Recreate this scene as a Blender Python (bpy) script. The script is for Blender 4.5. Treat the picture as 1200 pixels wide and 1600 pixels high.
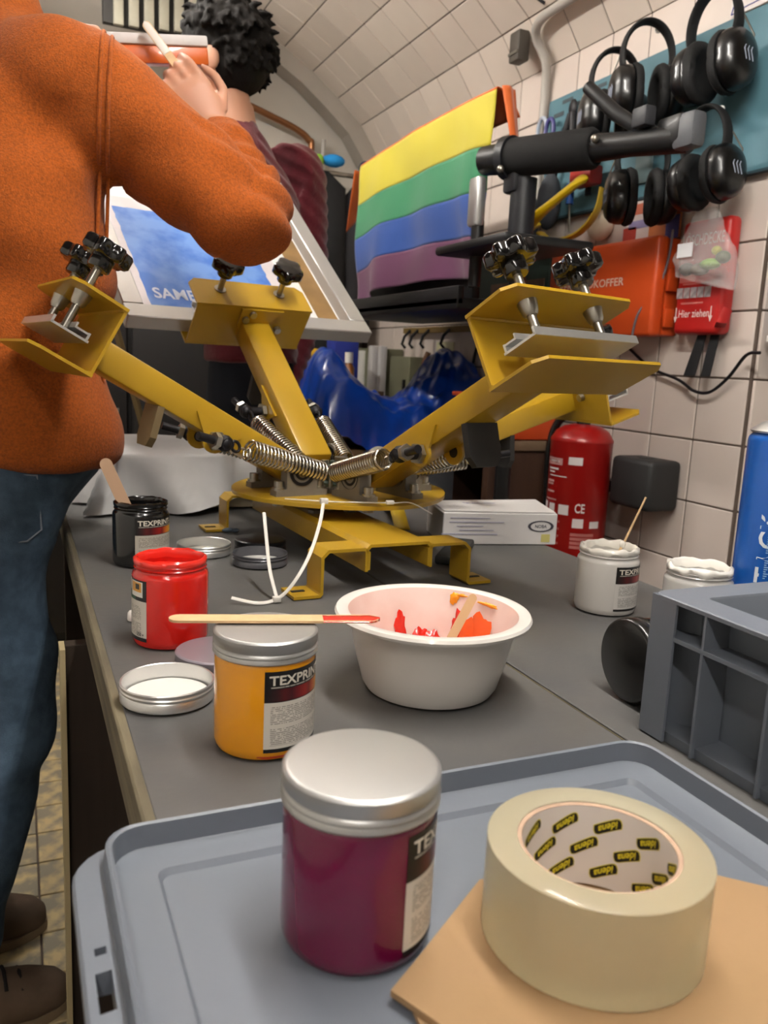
import bpy, bmesh, math, random
from mathutils import Vector, Matrix, noise
import numpy as np
random.seed(7)
SC = bpy.context.scene
for o in list(bpy.data.objects): bpy.data.objects.remove(o)
COL = SC.collection
V = Vector
rad = math.radians

# ------------------------------------------------------------------ camera
CAM_H = 1.05
F_PX = 1300.0
def camera_axes():
    vp = np.array([25.0-600, 540.0-800]); k = -0.048
    y = np.array([vp[0], -vp[1], -F_PX]); y /= np.linalg.norm(y)
    vy = F_PX*F_PX/-(vp[0]*k+vp[1]); d = np.array([k*vy, -vy, -F_PX])
    z = -d/np.linalg.norm(d)
    return np.array([np.cross(y, z), y, z])
cam = bpy.data.objects.new('camera', bpy.data.cameras.new('camera'))
COL.objects.link(cam)
cam.matrix_world = Matrix.Translation((0, 0, CAM_H)) @ Matrix(camera_axes().tolist()).to_4x4()
cam.data.sensor_fit = 'VERTICAL'; cam.data.sensor_height = 36; cam.data.sensor_width = 27
cam.data.lens = F_PX/1600*36
cam.data.clip_start = 0.02
cam.data.dof.use_dof = True; cam.data.dof.focus_distance = 0.85; cam.data.dof.aperture_fstop = 11
SC.camera = cam

# ------------------------------------------------------------------ world, lights, exposure
w = bpy.data.worlds.new('world'); SC.world = w; w.use_nodes = True
w.node_tree.nodes['Background'].inputs[0].default_value = (1, .97, .93, 1)
w.node_tree.nodes['Background'].inputs[1].default_value = 0.05
def area_light(name, loc, sx, sy, power, col=(1, .94, .86), rot=(0, 0, 0)):
    l = bpy.data.lights.new(name, 'AREA'); l.shape = 'RECTANGLE'; l.size = sx; l.size_y = sy
    l.energy = power; l.color = col
    o = bpy.data.objects.new(name, l); o.location = loc; o.rotation_euler = rot; COL.objects.link(o); return o
# two fluorescent tube lamps and a third, unseen, added as fill light, hang under the vault (built with their glowing tubes further down): position, length, emission
LAMPS = [((0.45, 0.45, 2.22), 1.2, 72), ((0.05, 2.45, 2.30), 1.2, 60), ((-0.45, -0.9, 2.25), 1.2, 45)]
SC.view_settings.view_transform = 'Standard'; SC.view_settings.look = 'None'
SC.view_settings.gamma = 1; SC.view_settings.use_curve_mapping = False
SC.view_settings.exposure = 0.95

# ------------------------------------------------------------------ materials
def lin(h):
    h = h.lstrip('#'); c = [int(h[i:i+2], 16)/255 for i in (0, 2, 4)]
    return tuple((x/12.92 if x <= .04045 else ((x+.055)/1.055)**2.4) for x in c) + (1,)
MATS = {}
def mat(name, col, rough=.5, metal=0, var=0, vscale=8, bump=0, bscale=60, coat=0, sheen=0, alpha=1, trans=0, ior=1.45, sss=0,
        col2=None, wear=0, wscale=6, emit=0, spec=.5, objvar=0, stretch=None):
    """one principled material; col/col2 mixed by noise (var), bump noise, per-object brightness variation (objvar)"""
    if name in MATS: return MATS[name]
    m = bpy.data.materials.new(name); m.use_nodes = True; MATS[name] = m
    nt = m.node_tree; b = nt.nodes['Principled BSDF']; L = nt.links.new
    c = lin(col); b.inputs['Base Color'].default_value = c
    b.inputs['Roughness'].default_value = rough; b.inputs['Metallic'].default_value = metal
    b.inputs['Coat Weight'].default_value = coat; b.inputs['Coat Roughness'].default_value = .06
    b.inputs['Sheen Weight'].default_value = sheen; b.inputs['Sheen Roughness'].default_value = .5
    b.inputs['Alpha'].default_value = alpha; b.inputs['Transmission Weight'].default_value = trans
    b.inputs['IOR'].default_value = ior; b.inputs['Specular IOR Level'].default_value = spec
    if sss:
        b.inputs['Subsurface Weight'].default_value = sss; b.inputs['Subsurface Radius'].default_value = (.01, .004, .002)
        b.inputs['Subsurface Scale'].default_value = .6
    co = nt.nodes.new('ShaderNodeTexCoord'); vec = co.outputs['Object']
    if stretch:
        mp = nt.nodes.new('ShaderNodeMapping'); mp.inputs['Scale'].default_value = stretch
        L(vec, mp.inputs['Vector']); vec = mp.outputs['Vector']
    out = None
    if col2 or var:
        n = nt.nodes.new('ShaderNodeTexNoise'); n.inputs['Scale'].default_value = vscale; n.inputs['Detail'].default_value = 6
        L(vec, n.inputs['Vector'])
        r = nt.nodes.new('ShaderNodeValToRGB')
        r.color_ramp.elements[0].position = .35 if not wear else .5-wear*.5; r.color_ramp.elements[1].position = .68 if not wear else .56
        c2 = lin(col2) if col2 else tuple(x*(1-var) for x in c[:3])+(1,)
        r.color_ramp.elements[0].color = c; r.color_ramp.elements[1].color = c2
        L(n.outputs['Fac'], r.inputs['Fac']); out = r.outputs['Color']
    if objvar:
        oi = nt.nodes.new('ShaderNodeObjectInfo')
        mr = nt.nodes.new('ShaderNodeMapRange'); mr.inputs['To Min'].default_value = 1-objvar; mr.inputs['To Max'].default_value = 1+objvar*.4
        L(oi.outputs['Random'], mr.inputs['Value'])
        mx = nt.nodes.new('ShaderNodeMix'); mx.data_type = 'RGBA'; mx.blend_type = 'MULTIPLY'; mx.inputs[0].default_value = 1
        if out: L(out, mx.inputs[6])
        else: mx.inputs[6].default_value = c
        L(mr.outputs['Result'], mx.inputs[7]); out = mx.outputs[2]
    if out: L(out, b.inputs['Base Color'])
    if bump:
        n2 = nt.nodes.new('ShaderNodeTexNoise'); n2.inputs['Scale'].default_value = bscale; n2.inputs['Detail'].default_value = 4
        L(vec, n2.inputs['Vector'])
        bp = nt.nodes.new('ShaderNodeBump'); bp.inputs['Strength'].default_value = bump; bp.inputs['Distance'].default_value = .004
        L(n2.outputs['Fac'], bp.inputs['Height']); L(bp.outputs['Normal'], b.inputs['Normal'])
    if emit:
        b.inputs['Emission Color'].default_value = c; b.inputs['Emission Strength'].default_value = emit
    return m

# ------------------------------------------------------------------ geometry collector (everything in world coordinates)
WPOS = {}
class G:
    def __init__(s, M=None): s.v = []; s.f = []; s.M = M or Matrix()
    def add(s, vs, fs, M=None):
        o = len(s.v); T = s.M @ M if M is not None else s.M
        s.v += [T @ V(p) for p in vs]; s.f += [tuple(i+o for i in q) for q in fs]; return s
    def box(s, c, d, bev=0, M=None, seg=2):
        x, y, z = d[0]/2, d[1]/2, d[2]/2
        if bev:
            bm = bmesh.new(); bmesh.ops.create_cube(bm, size=1)
            for q in bm.verts: q.co = V((q.co.x*d[0], q.co.y*d[1], q.co.z*d[2]))
            bmesh.ops.bevel(bm, geom=bm.edges[:], offset=min(bev, min(d)*.49), segments=seg, profile=.5, affect='EDGES')
            bm.verts.index_update()
            vs = [q.co+V(c) for q in bm.verts]; fs = [[q.index for q in f.verts] for f in bm.faces]; bm.free()
            return s.add(vs, fs, M)
        vs = [(c[0]+i*x, c[1]+j*y, c[2]+k*z) for i in (-1, 1) for j in (-1, 1) for k in (-1, 1)]
        return s.add(vs, [(0, 1, 3, 2), (4, 6, 7, 5), (0, 4, 5, 1), (2, 3, 7, 6), (0, 2, 6, 4), (1, 5, 7, 3)], M)
    def tube(s, pts, r, n=12, caps=True, closed=False, M=None, flat=None, up=None):
        """sweep of a circle (or flattened ellipse: flat=ratio along 'up' side) along pts; r number or list"""
        P = [V(p) for p in pts]; m = len(P); R = r if isinstance(r, (list, tuple)) else [r]*m
        T = []
        for i in range(m):
            a = P[(i-1) % m] if closed else P[max(i-1, 0)]; b = P[(i+1) % m] if closed else P[min(i+1, m-1)]
            t = (b-a); T.append(t.normalized() if t.length > 1e-9 else V((0, 0, 1)))
        ref = V(up) if up else (V((0, 0, 1)) if abs(T[0].z) < .9 else V((1, 0, 0)))
        nrm = (ref - T[0]*ref.dot(T[0])).normalized(); vs = []
        for i in range(m):
            if up: nrm = (V(up) - T[i]*V(up).dot(T[i])).normalized()
            else: nrm = (nrm - T[i]*nrm.dot(T[i])).normalized()
            bi = T[i].cross(nrm)
            for k in range(n):
                a = 2*math.pi*k/n
                vs.append(P[i] + (nrm*math.cos(a)*(flat or 1) + bi*math.sin(a))*R[i])
        fs = []
        for i in range(m if closed else m-1):
            for k in range(n):
                a = i*n+k; b = i*n+(k+1) % n; c = ((i+1) % m)*n+(k+1) % n; d = ((i+1) % m)*n+k
                fs.append((a, b, c, d))
        if caps and not closed:
            fs.append(tuple(range(n))[::-1]); fs.append(tuple((m-1)*n+k for k in range(n)))
        return s.add(vs, fs, M)
    def cyl(s, a, b, r, r2=None, n=20, M=None): return s.tube([a, b], [r, r if r2 is None else r2], n, M=M)
    def lathe(s, prof, n=40, M=None, c=(0, 0, 0), a0=0, a1=2*math.pi, mod=None, caps=True):
        full = abs(a1-a0-2*math.pi) < 1e-6; cols = n if full else n+1; vs = []; fs = []; m = len(prof)
        for i, (r, z) in enumerate(prof):
            for k in range(cols):
                a = a0+(a1-a0)*k/n; rr = r*(mod(a, z) if mod else 1)
                vs.append((c[0]+rr*math.cos(a), c[1]+rr*math.sin(a), c[2]+z))
        for i in range(m-1):
            for k in range(n):
                k2 = (k+1) % cols
                fs.append((i*cols+k, i*cols+k2, (i+1)*cols+k2, (i+1)*cols+k))
        if full and caps:
            if prof[0][0] > 1e-6: fs.append(tuple(range(cols))[::-1])
            if prof[-1][0] > 1e-6: fs.append(tuple((m-1)*cols+k for k in range(cols)))
        return s.add(vs, fs, M)
    def prism(s, poly, h0, h1, M=None):
        n = len(poly); vs = [(x, y, h0) for x, y in poly]+[(x, y, h1) for x, y in poly]
        fs = [tuple(range(n))[::-1], tuple(range(n, 2*n))]+[(i, (i+1) % n, n+(i+1) % n, n+i) for i in range(n)]
        return s.add(vs, fs, M)
    def ell(s, c, r, n=16, M=None):
        R = r if isinstance(r, (tuple, list)) else (r, r, r); vs = []; fs = []; m = n//2
        for i in range(m+1):
            t = math.pi*i/m
            for k in range(n):
                a = 2*math.pi*k/n
                vs.append((c[0]+R[0]*math.sin(t)*math.cos(a), c[1]+R[1]*math.sin(t)*math.sin(a), c[2]+R[2]*math.cos(t)))
        for i in range(m):
            for k in range(n): fs.append((i*n+k, (i+1)*n+k, (i+1)*n+(k+1) % n, i*n+(k+1) % n))
        return s.add(vs, fs, M)
    def loft(s, rings, n=24, caps=True, M=None, pw=1.0):
        """rings: (center, uvec, vvec) ellipse axes"""
        vs = []; fs = []
        for c, u, w_ in rings:
            for k in range(n):
                a = 2*math.pi*k/n; ca, sa = math.cos(a), math.sin(a)
                ca = math.copysign(abs(ca)**pw, ca); sa = math.copysign(abs(sa)**pw, sa)
                vs.append(V(c)+V(u)*ca+V(w_)*sa)
        for i in range(len(rings)-1):
            for k in range(n): fs.append((i*n+k, i*n+(k+1) % n, (i+1)*n+(k+1) % n, (i+1)*n+k))
        if caps: fs.append(tuple(range(n))[::-1]); fs.append(tuple((len(rings)-1)*n+k for k in range(n)))
        return s.add(vs, fs, M)
    def grid(s, fn, nu, nv, M=None):
        vs = [fn(i/nu, j/nv) for i in range(nu+1) for j in range(nv+1)]
        fs = [(i*(nv+1)+j, (i+1)*(nv+1)+j, (i+1)*(nv+1)+j+1, i*(nv+1)+j+1) for i in range(nu) for j in range(nv)]
        return s.add(vs, fs, M)
    def sheet(s, poly3, t, nrm):
        """thin plate: 3D polygon + thickness along nrm"""
        n = len(poly3); q = [V(p) for p in poly3]; d = V(nrm).normalized()*t
        return s.add(q+[p+d for p in q], [tuple(range(n))[::-1], tuple(range(n, 2*n))]+[(i, (i+1) % n, n+(i+1) % n, n+i) for i in range(n)])

def obj(name, g, m, parent=None, smooth=40, label=None, cat=None, group=None, kind=None, base=True, solid=0, sub=0, remesh=0, fixn=True, uv=None):
    me = bpy.data.meshes.new(name)
    vs = g.v; c = V((0, 0, 0))
    if vs:
        lo = V([min(p[i] for p in vs) for i in range(3)]); hi = V([max(p[i] for p in vs) for i in range(3)])
        c = (lo+hi)/2
        if parent is None: c.z = lo.z
    me.from_pydata([p-c for p in vs], [], g.f)
    if fixn:
        bm = bmesh.new(); bm.from_mesh(me); bmesh.ops.recalc_face_normals(bm, faces=bm.faces[:]); bm.to_mesh(me); bm.free()
    if uv is not None:
        ul = me.uv_layers.new(name='UVMap')
        for l in me.loops: ul.data[l.index].uv = uv[l.vertex_index]
    if smooth is not None:
        me.polygons.foreach_set('use_smooth', [True]*len(me.polygons))
        if smooth < 180: me.set_sharp_from_angle(angle=rad(smooth))
    if m: me.materials.append(m)
    o = bpy.data.objects.new(name, me); COL.objects.link(o); o.location = c; WPOS[o.name] = c.copy()
    if parent: o.parent = parent; o.location = c-WPOS[parent.name]
    if solid:
        md = o.modifiers.new('t', 'SOLIDIFY'); md.thickness = solid; md.offset = 0
    if sub:
        md = o.modifiers.new('s', 'SUBSURF'); md.levels = sub; md.render_levels = sub
    tag(o, label, cat, group, kind)
    return o
def tag(o, label=None, cat=None, group=None, kind=None):
    if label: o['label'] = label
    if cat: o['category'] = cat
    if group: o['group'] = group
    if kind: o['kind'] = kind
    return o
def thing(name, loc, label, cat, group=None):
    o = bpy.data.objects.new(name, None); COL.objects.link(o); o.location = loc; o.empty_display_size = .03
    WPOS[o.name] = V(loc); return tag(o, label, cat, group)
def struct(name, g, m, parent=None, smooth=40, **k):
    return obj(name, g, m, parent, smooth, kind=None if parent else 'structure', **k)
def TR(x, y, z): return Matrix.Translation((x, y, z))
def RZ(a): return Matrix.Rotation(rad(a), 4, 'Z')
def RX(a): return Matrix.Rotation(rad(a), 4, 'X')
def RY(a): return Matrix.Rotation(rad(a), 4, 'Y')
def frame(o, x, y, z):
    m = Matrix((x, y, z)).transposed().to_4x4(); m.translation = V(o); return m
def evaluated(o):
    """mesh of an object with its modifiers applied; object stays with the result"""
    bpy.context.view_layer.update()
    dg = bpy.context.evaluated_depsgraph_get()
    me = bpy.data.meshes.new_from_object(o.evaluated_get(dg)); me.name = o.name
    o.modifiers.clear(); old = o.data; o.data = me
    bpy.data.meshes.remove(old); return o
def remeshed(o, vox, smooth_it=6, fac=.5):
    md = o.modifiers.new('r', 'REMESH'); md.mode = 'VOXEL'; md.voxel_size = vox
    if smooth_it:
        sm = o.modifiers.new('s', 'SMOOTH'); sm.factor = fac; sm.iterations = smooth_it
    evaluated(o); me = o.data
    me.polygons.foreach_set('use_smooth', [True]*len(me.polygons)); return o
TEXTS = {}
def text_geo(s, size=1, bold=0.0):
    k = (s, bold)
    if k not in TEXTS:
        cu = bpy.data.curves.new('t', 'FONT'); cu.body = s; cu.size = 1; cu.offset = bold; cu.resolution_u = 3
        cu.align_x = 'LEFT'; ob = bpy.data.objects.new('t', cu); COL.objects.link(ob)
        bpy.context.view_layer.update(); dg = bpy.context.evaluated_depsgraph_get()
        me = bpy.data.meshes.new_from_object(ob.evaluated_get(dg))
        TEXTS[k] = ([tuple(v.co) for v in me.vertices], [tuple(p.vertices) for p in me.polygons])
        bpy.data.objects.remove(ob); bpy.data.curves.remove(cu); bpy.data.meshes.remove(me)
    vs, fs = TEXTS[k]; w_ = max([p[0] for p in vs])
    return [(p[0]*size, p[1]*size) for p in vs], fs, w_*size
def text_flat(g, s, M, height, width=None, bold=.0):
    vs, fs, w_ = text_geo(s, height/.72, bold); kx = (width/w_) if width else 1
    g.add([(x*kx, y, 0) for x, y in vs], fs, M); return g
def text_round(g, s, c, R, a0, z0, height, width=None, bold=.0, inward=False, upward=False, slant=0):
    """letters wrapped around a vertical cylinder: text runs along increasing angle from a0 (or upward)"""
    vs, fs, w_ = text_geo(s, height/.72, bold); kx = (width/w_) if width else 1
    q = []
    for x, y in vs:
        x *= kx
        if upward: a = a0 - y/R; z = z0 + x
        else:
            a = a0 + (x/R)*(-1 if inward else 1); z = z0 + y + slant*x
        q.append((c[0]+R*math.cos(a), c[1]+R*math.sin(a), c[2]+z))
    g.add(q, fs); return g
# ------------------------------------------------------------------ materials used by the setting
m_tile = mat('glazed_wall_tile', '#d2c5bb', .35, var=.06, vscale=5, objvar=.08, bump=.03, bscale=20)
m_vtile = mat('glazed_vault_tile', '#d8ccbf', .42, var=.05, vscale=5, objvar=.07, bump=.03, bscale=20)
m_grout = mat('grey_grout', '#5a4d44', .9, var=.15, vscale=30)
m_plaster = mat('grey_plaster', '#a59d92', .85, var=.15, vscale=6, bump=.2, bscale=40)
m_floor = mat('worn_floor_tile', '#c2ab7c', .65, col2='#877f6c', wear=.2, vscale=22, objvar=.1, bump=.1, bscale=40)
m_dark = mat('dark_stuff', '#1c1a19', .8)
# vault profile from the right wall to the crown, mirrored to the left wall
WX = 1.5; YB = 3.72; YC = 1.395; YF = -2.6; TS = .15
prof = [V((1.5, 1.953))]
for a in (54.7, 40, 36.6, 30, 25, 21, 17, 13, 9, 5, 1.5):
    p = prof[-1]; L = .1465; prof.append(V((p.x-L*math.cos(rad(a)), p.y+L*math.sin(rad(a)))))
CR = prof[-1].x-.02
full = prof+[V((2*CR-p.x, p.y)) for p in prof[::-1]]
XL = 2*CR-WX
# floor
g = G().box(((WX+XL)/2+.3, (YB+YF)/2, -.03), (WX-XL+1.6, YB-YF+.2, .05)); floor = struct('floor', g, m_grout)
bm_t = G().box((0, 0, 0), (.1115, .1115, .009), .0015, seg=1); me0 = None
def piece(name, me, M, parent, m):
    o = bpy.data.objects.new(name, me); COL.objects.link(o); o.parent = parent
    o.matrix_parent_inverse = Matrix(); M = M.copy(); M.translation -= WPOS[parent.name]; o.matrix_local = M; return o
def piece_mesh(name, g, m):
    me = bpy.data.meshes.new(name); me.from_pydata(g.v, [], g.f); me.materials.append(m)
    bm = bmesh.new(); bm.from_mesh(me); bmesh.ops.recalc_face_normals(bm, faces=bm.faces[:]); bm.to_mesh(me); bm.free(); return me
me_ft = piece_mesh('floor_tile', bm_t, m_floor)
for i in range(12):
    for j in range(20):
        piece('floor_tile', me_ft, TR(-.62+.115*i, .95+.004+.115*j, -.0035), floor, None)
# right wall: backing + tiles
g = G().box((WX+.047, (YC+YB)/2+.03, .98), (.1, YB-YC-.06, 1.96)).box((WX+.397, YC+.03, .98), (.8, .066, 1.96))
wall = struct('wall_right', g, m_grout)
me_wt = piece_mesh('wall_tile', G().box((0, 0, 0), (.012, TS-.004, TS-.004), .0018, seg=1), m_tile)
for j in range(15):
    for k in range(10):
        piece('wall_tile', me_wt, TR(WX, YC+TS*(j+.5)+.002, 1.953-TS*(k+.5)), wall, None)
me_rt = piece_mesh('wall_tile', G().box((0, 0, 0), (TS-.004, .012, TS-.004), .0018, seg=1), m_tile)
for j in range(3):
    for k in range(9):
        piece('wall_tile', me_rt, TR(WX+TS*(j+.5), YC-.003, 1.953-TS*(k+.5)), wall, None)
# niche beyond the corner, left wall, rear wall, back wall
struct('wall_niche', G().box((2.35, (YC+YF)/2, .98), (.1, YC-YF, 1.96)), mat('white_wall_paint', '#d9d5cd', .8))
struct('ceiling_niche', G().box((1.95, (YC+YF)/2, 2.0), (.95, YC-YF, .08)), m_plaster)
m_paint = mat('white_wall_paint', '#d9d5cd', .8)
struct('wall_left', G().box((XL-.05, (YB+YF)/2, .98), (.1, YB-YF, 1.96)), m_paint)
struct('wall_rear', G().box((.4, YF-.05, 1.3), (4.6, .1, 2.7)), m_paint)
m_white_wall = mat('white_back_wall', '#b9b3a8', .7, var=.08, vscale=4)
struct('wall_back', G().box(((WX+XL)/2, YB+.06, 1.3), (WX-XL+.3, .1, 2.7)), m_white_wall)
# vaulted ceiling: backing + tiles on the right half
g = G()
for a, b in zip(full[:-1], full[1:]):
    d = (b-a).normalized(); n_ = V((d.y, -d.x)); n_ = -n_ if n_.dot(V((CR, 1.2))-a) > 0 else n_
    q = [a-n_*.003, b-n_*.003, b+n_*.05, a+n_*.05]
    g.add([(p.x, y, p.y) for y in (YF, YB+.02) for p in q], [(0, 1, 2, 3), (7, 6, 5, 4), (0, 4, 5, 1), (1, 5, 6, 2), (2, 6, 7, 3), (3, 7, 4, 0)])
ceil = struct('ceiling', g, m_grout, smooth=None)
me_vt = piece_mesh('vault_tile', G().box((0, 0, 0), (.142, TS-.004, .012), .0018, seg=1), m_vtile)
for i in range(11):
    a, b = prof[i], prof[i+1]; c = (a+b)/2; d = (b-a).normalized()
    ang = math.atan2(d.y, d.x)
    for j in range(15):
        piece('vault_tile', me_vt, TR(c.x, YC+TS*(j+.5)+.002, c.y) @ Matrix.Rotation(-ang, 4, 'Y'), ceil, None)
# plaster arch rib where the vault meets the back wall
g = G(); pr = full
for a, b in zip(pr[:-1], pr[1:]):
    ca = V((CR, 1.0)); a2 = a+(ca-a).normalized()*.075; b2 = b+(ca-b).normalized()*.075
    q = [a, b, b2, a2]
    g.add([(p.x, y, p.y) for y in (YB-.10, YB+.0) for p in q], [(0, 1, 2, 3), (7, 6, 5, 4), (0, 4, 5, 1), (1, 5, 6, 2), (2, 6, 7, 3), (3, 7, 4, 0)])
struct('trim_1', g, m_plaster, smooth=None)
# ceiling lamps (housing above each light)
m_lampw = mat('white_enamel', '#e8e6e0', .4)
for i, (lc, sy, pw) in enumerate(LAMPS):
    where = ('over the near bench end', 'over the far bench end', 'added as fill light nearest the rear wall')[i]
    t = thing('ceiling_lamp', (lc[0], lc[1], lc[2]), 'long white ceiling lamp housing '+where, 'lamp')
    obj('housing', G().box((lc[0], lc[1], lc[2]+.045), (.05, sy+.08, .035), .008), m_lampw, t)
    for s_ in (-.4, .4): obj('hanger', G().cyl((lc[0], lc[1]+s_, lc[2]+.06), (lc[0], lc[1]+s_, 2.44), .005), m_lampw, t)
    for s_ in (-.024, .024):
        mt_ = mat('tube_glow_%d' % pw, '#fffaf3', .4, emit=pw)
        obj('fluorescent_tube', G().cyl((lc[0]+s_, lc[1]-sy/2, lc[2]), (lc[0]+s_, lc[1]+sy/2, lc[2]), .013, n=12), mt_, t)

# ------------------------------------------------------------------ workbench
m_lino = mat('grey_lino', '#4d4d4d', .5, col2='#575551', vscale=7, bump=.05, bscale=120)
m_ply = mat('worn_plywood_edge', '#6f6650', .85, col2='#4d4638', vscale=40, bump=.3, bscale=90, stretch=(1, .15, 2))
m_legw = mat('dark_brown_panel', '#2a1f15', .7, var=.3, vscale=12, stretch=(8, 8, .6))
TZ = .75
bench = thing('workbench', (.45, .8, 0), 'long workbench with grey lino top boards and worn plywood edge', 'workbench')
for nm, xa, xb in (('top_board', .067, .4583), ('top_board', .4600, .842)):
    b_ = obj(nm, G().box(((xa+xb)/2, .72, TZ-.0235), (xb-xa, 2.34, .045), .002, seg=1), m_ply, bench)
    obj('lino_sheet', G().box(((xa+xb)/2+(.003 if xa < .1 else 0), .72, TZ-.0018), (xb-xa-(.010 if xa < .1 else .0012), 2.33, .003), .001, seg=1), m_lino, b_)
obj('side_panel', G().box((.427, 1.02, .3525), (.768, .02, .7), .001, seg=1), m_legw, bench)
obj('edge_strip', G().box((.040, 1.012, .3525), (.006, .034, .7)), mat('pale_edging', '#a0916e', .7), bench)
obj('side_panel', G().box((.43, -.25, .3525), (.76, .02, .7)), m_legw, bench)
obj('side_panel', G().box((.43, 1.82, .3525), (.70, .02, .7)), m_legw, bench)
# ------------------------------------------------------------------ shared foreground materials
m_grey = mat('grey_crate_plastic', '#666c75', .45, var=.05, vscale=5, bump=.02, bscale=150)
m_alu = mat('brushed_aluminium', '#d9d9d7', .34, metal=.85, var=.05, vscale=20, bump=.03, bscale=200)
m_alu_lid = mat('matt_aluminium_lid', '#b9b9b7', .40, metal=.8, var=.06, vscale=12)
m_white_pl = mat('white_plastic', '#dcd8d2', .35, coat=.2)
m_black_pl = mat('black_plastic', '#0d0d0d', .3, coat=.3)
m_wood_st = mat('birch_stick', '#d3b083', .6, var=.12, vscale=30, stretch=(3, 3, 3))
def rrect(x0, x1, y0, y1, r, n=6):
    p = []
    for cx, cy, a in ((x1-r, y1-r, 0), (x0+r, y1-r, 90), (x0+r, y0+r, 180), (x1-r, y0+r, 270)):
        for i in range(n+1):
            t = rad(a+90*i/n); p.append((cx+r*math.cos(t), cy+r*math.sin(t)))
    return p
def ring(g, loops):
    """loops of equal point count joined in sequence; last/first closed as caps when flagged"""
    n = len(loops[0]); vs = [p for l in loops for p in l]; fs = []
    for i in range(len(loops)-1):
        for k in range(n): fs.append((i*n+k, i*n+(k+1) % n, (i+1)*n+(k+1) % n, (i+1)*n+k))
    g.add(vs, fs); return g
def cut(o, boxes):
    tmp = []
    for c, d in boxes:
        t = obj('cutter', G().box(c, d), None, None, smooth=None); tmp.append(t)
        md = o.modifiers.new('b', 'BOOLEAN'); md.operation = 'DIFFERENCE'; md.object = t; md.solver = 'EXACT'
    evaluated(o)
    for t in tmp: me = t.data; bpy.data.objects.remove(t); bpy.data.meshes.remove(me)
    return o
# ------------------------------------------------------------------ crate lid used as a tray
def L3(pts, z): return [(x, y, z) for x, y in pts]
x0, x1, y0, y1 = .020, .436, -.13, .472
def rl(d, z, r=.03): return L3(rrect(x0+d[0], x1-d[1], y0+d[2], y1-d[2], max(r-max(d[0], d[2])*.5, .006)), z)
tray = thing('crate_lid', (.23, .17, TZ), 'grey plastic crate lid lying flat as a tray under the tape roll', 'crate lid')
g = G()
A = (0, 0, 0); B = (.018, .004, .004); Cc = (.0215, .0075, .0075); D = (.045, .030, .030); E_ = (.0475, .033, .033)
loops = [rl(A, TZ), rl(A, TZ+.010), rl((.0015, .0006, .0006), TZ+.0118), rl((.0165, .003, .003), TZ+.0135), rl(B, TZ+.0255), rl(((B[0]+Cc[0])/2,)*1+((B[1]+Cc[1])/2,)*2, TZ+.0265), rl(Cc, TZ+.0255), rl((Cc[0]+.001, Cc[1]+.001, Cc[2]+.001), TZ+.0115),
         rl((Cc[0]+.003, Cc[1]+.003, Cc[2]+.003), TZ+.0105), rl(D, TZ+.010), rl(E_, TZ+.0065)]
ring(g, loops); n = len(loops[0]); k = len(loops)
g.f.append(tuple(range(n))[::-1]); g.f.append(tuple((k-1)*n+i for i in range(n)))
t_ = obj('lid_panel', g, m_grey, tray, smooth=35)
cut(t_, [((.0295, .352, TZ), (.0075, .026, .06)), ((.0295, .380, TZ), (.0055, .0055, .06))])
t_.data.set_sharp_from_angle(angle=rad(35))
# ------------------------------------------------------------------ grey stacking crate on the right
cx0, cx1, cy0, cy1, cz = .482, .790, .115, .525, .8735
box = thing('stacking_crate', ((cx0+cx1)/2, (cy0+cy1)/2, TZ), 'grey plastic stacking crate with ribbed sides at the right edge', 'crate')
IN = .026
def lp(d, z, r): return L3(rrect(cx0+d, cx1-d, cy0+d, cy1-d, r, 4), z)
g = G()
ring(g, [lp(0, cz-.004, .012), lp(0, cz-.001, .012), lp(.001, cz, .012), lp(.030, cz, .006), lp(.031, cz-.002, .006), lp(.038, TZ+.006, .006)])
n = 20; g.f.append(tuple(5*n+i for i in range(n)))
ring(g, [lp(0, cz-.004, .012), lp(IN, cz-.004, .006), lp(IN+.006, TZ+.001, .006)]); g.f.append(tuple(8*n+i for i in range(n))[::-1])
shell = obj('shell', g, m_grey, box, smooth=35)
g = G()
ring(g, [lp(.0008, cz-.035, .012), lp(.0008, cz-.0315, .012), lp(IN+.001, cz-.0315, .006), lp(IN+.003, cz-.035, .006), lp(.0008, cz-.035, .012)]); obj('rib_band', g, m_grey, box, smooth=35); g = G()
ring(g, [lp(.006, TZ, .010), lp(.004, TZ+.010, .010), lp(IN+.006, TZ+.012, .006), lp(IN+.006, TZ, .006), lp(.006, TZ, .010)])
obj('rib_band', g, m_grey, box, smooth=35)
g = G()
for yy in (cy1-.0015, .465, .40, .32, .24, .175, cy0+.0015):
    obj('upright_rib', G().box((cx0+IN/2+.002, yy, (TZ+cz)/2), (IN+.002, .0025, cz-TZ-.003)), m_grey, box, smooth=35)
for xx in (cx0+.0015, .53, .64, .74):
    for yy in (cy1-IN/2-.002, cy0+IN/2+.002): obj('upright_rib', G().box((xx, yy, (TZ+cz)/2), (.0025, IN+.002, cz-TZ-.003)), m_grey, box, smooth=35)
# diagonal corner web seen in the corner bays
obj('corner_web', G().sheet([(cx0+.012, cy1-.003, TZ+.008), (cx0+IN+.012, cy1-.045, TZ+.008), (cx0+IN+.008, cy1-.045, cz-.006), (cx0+.012, cy1-.003, cz-.006)], .002, (1, 1, 0)), m_grey, box)
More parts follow.
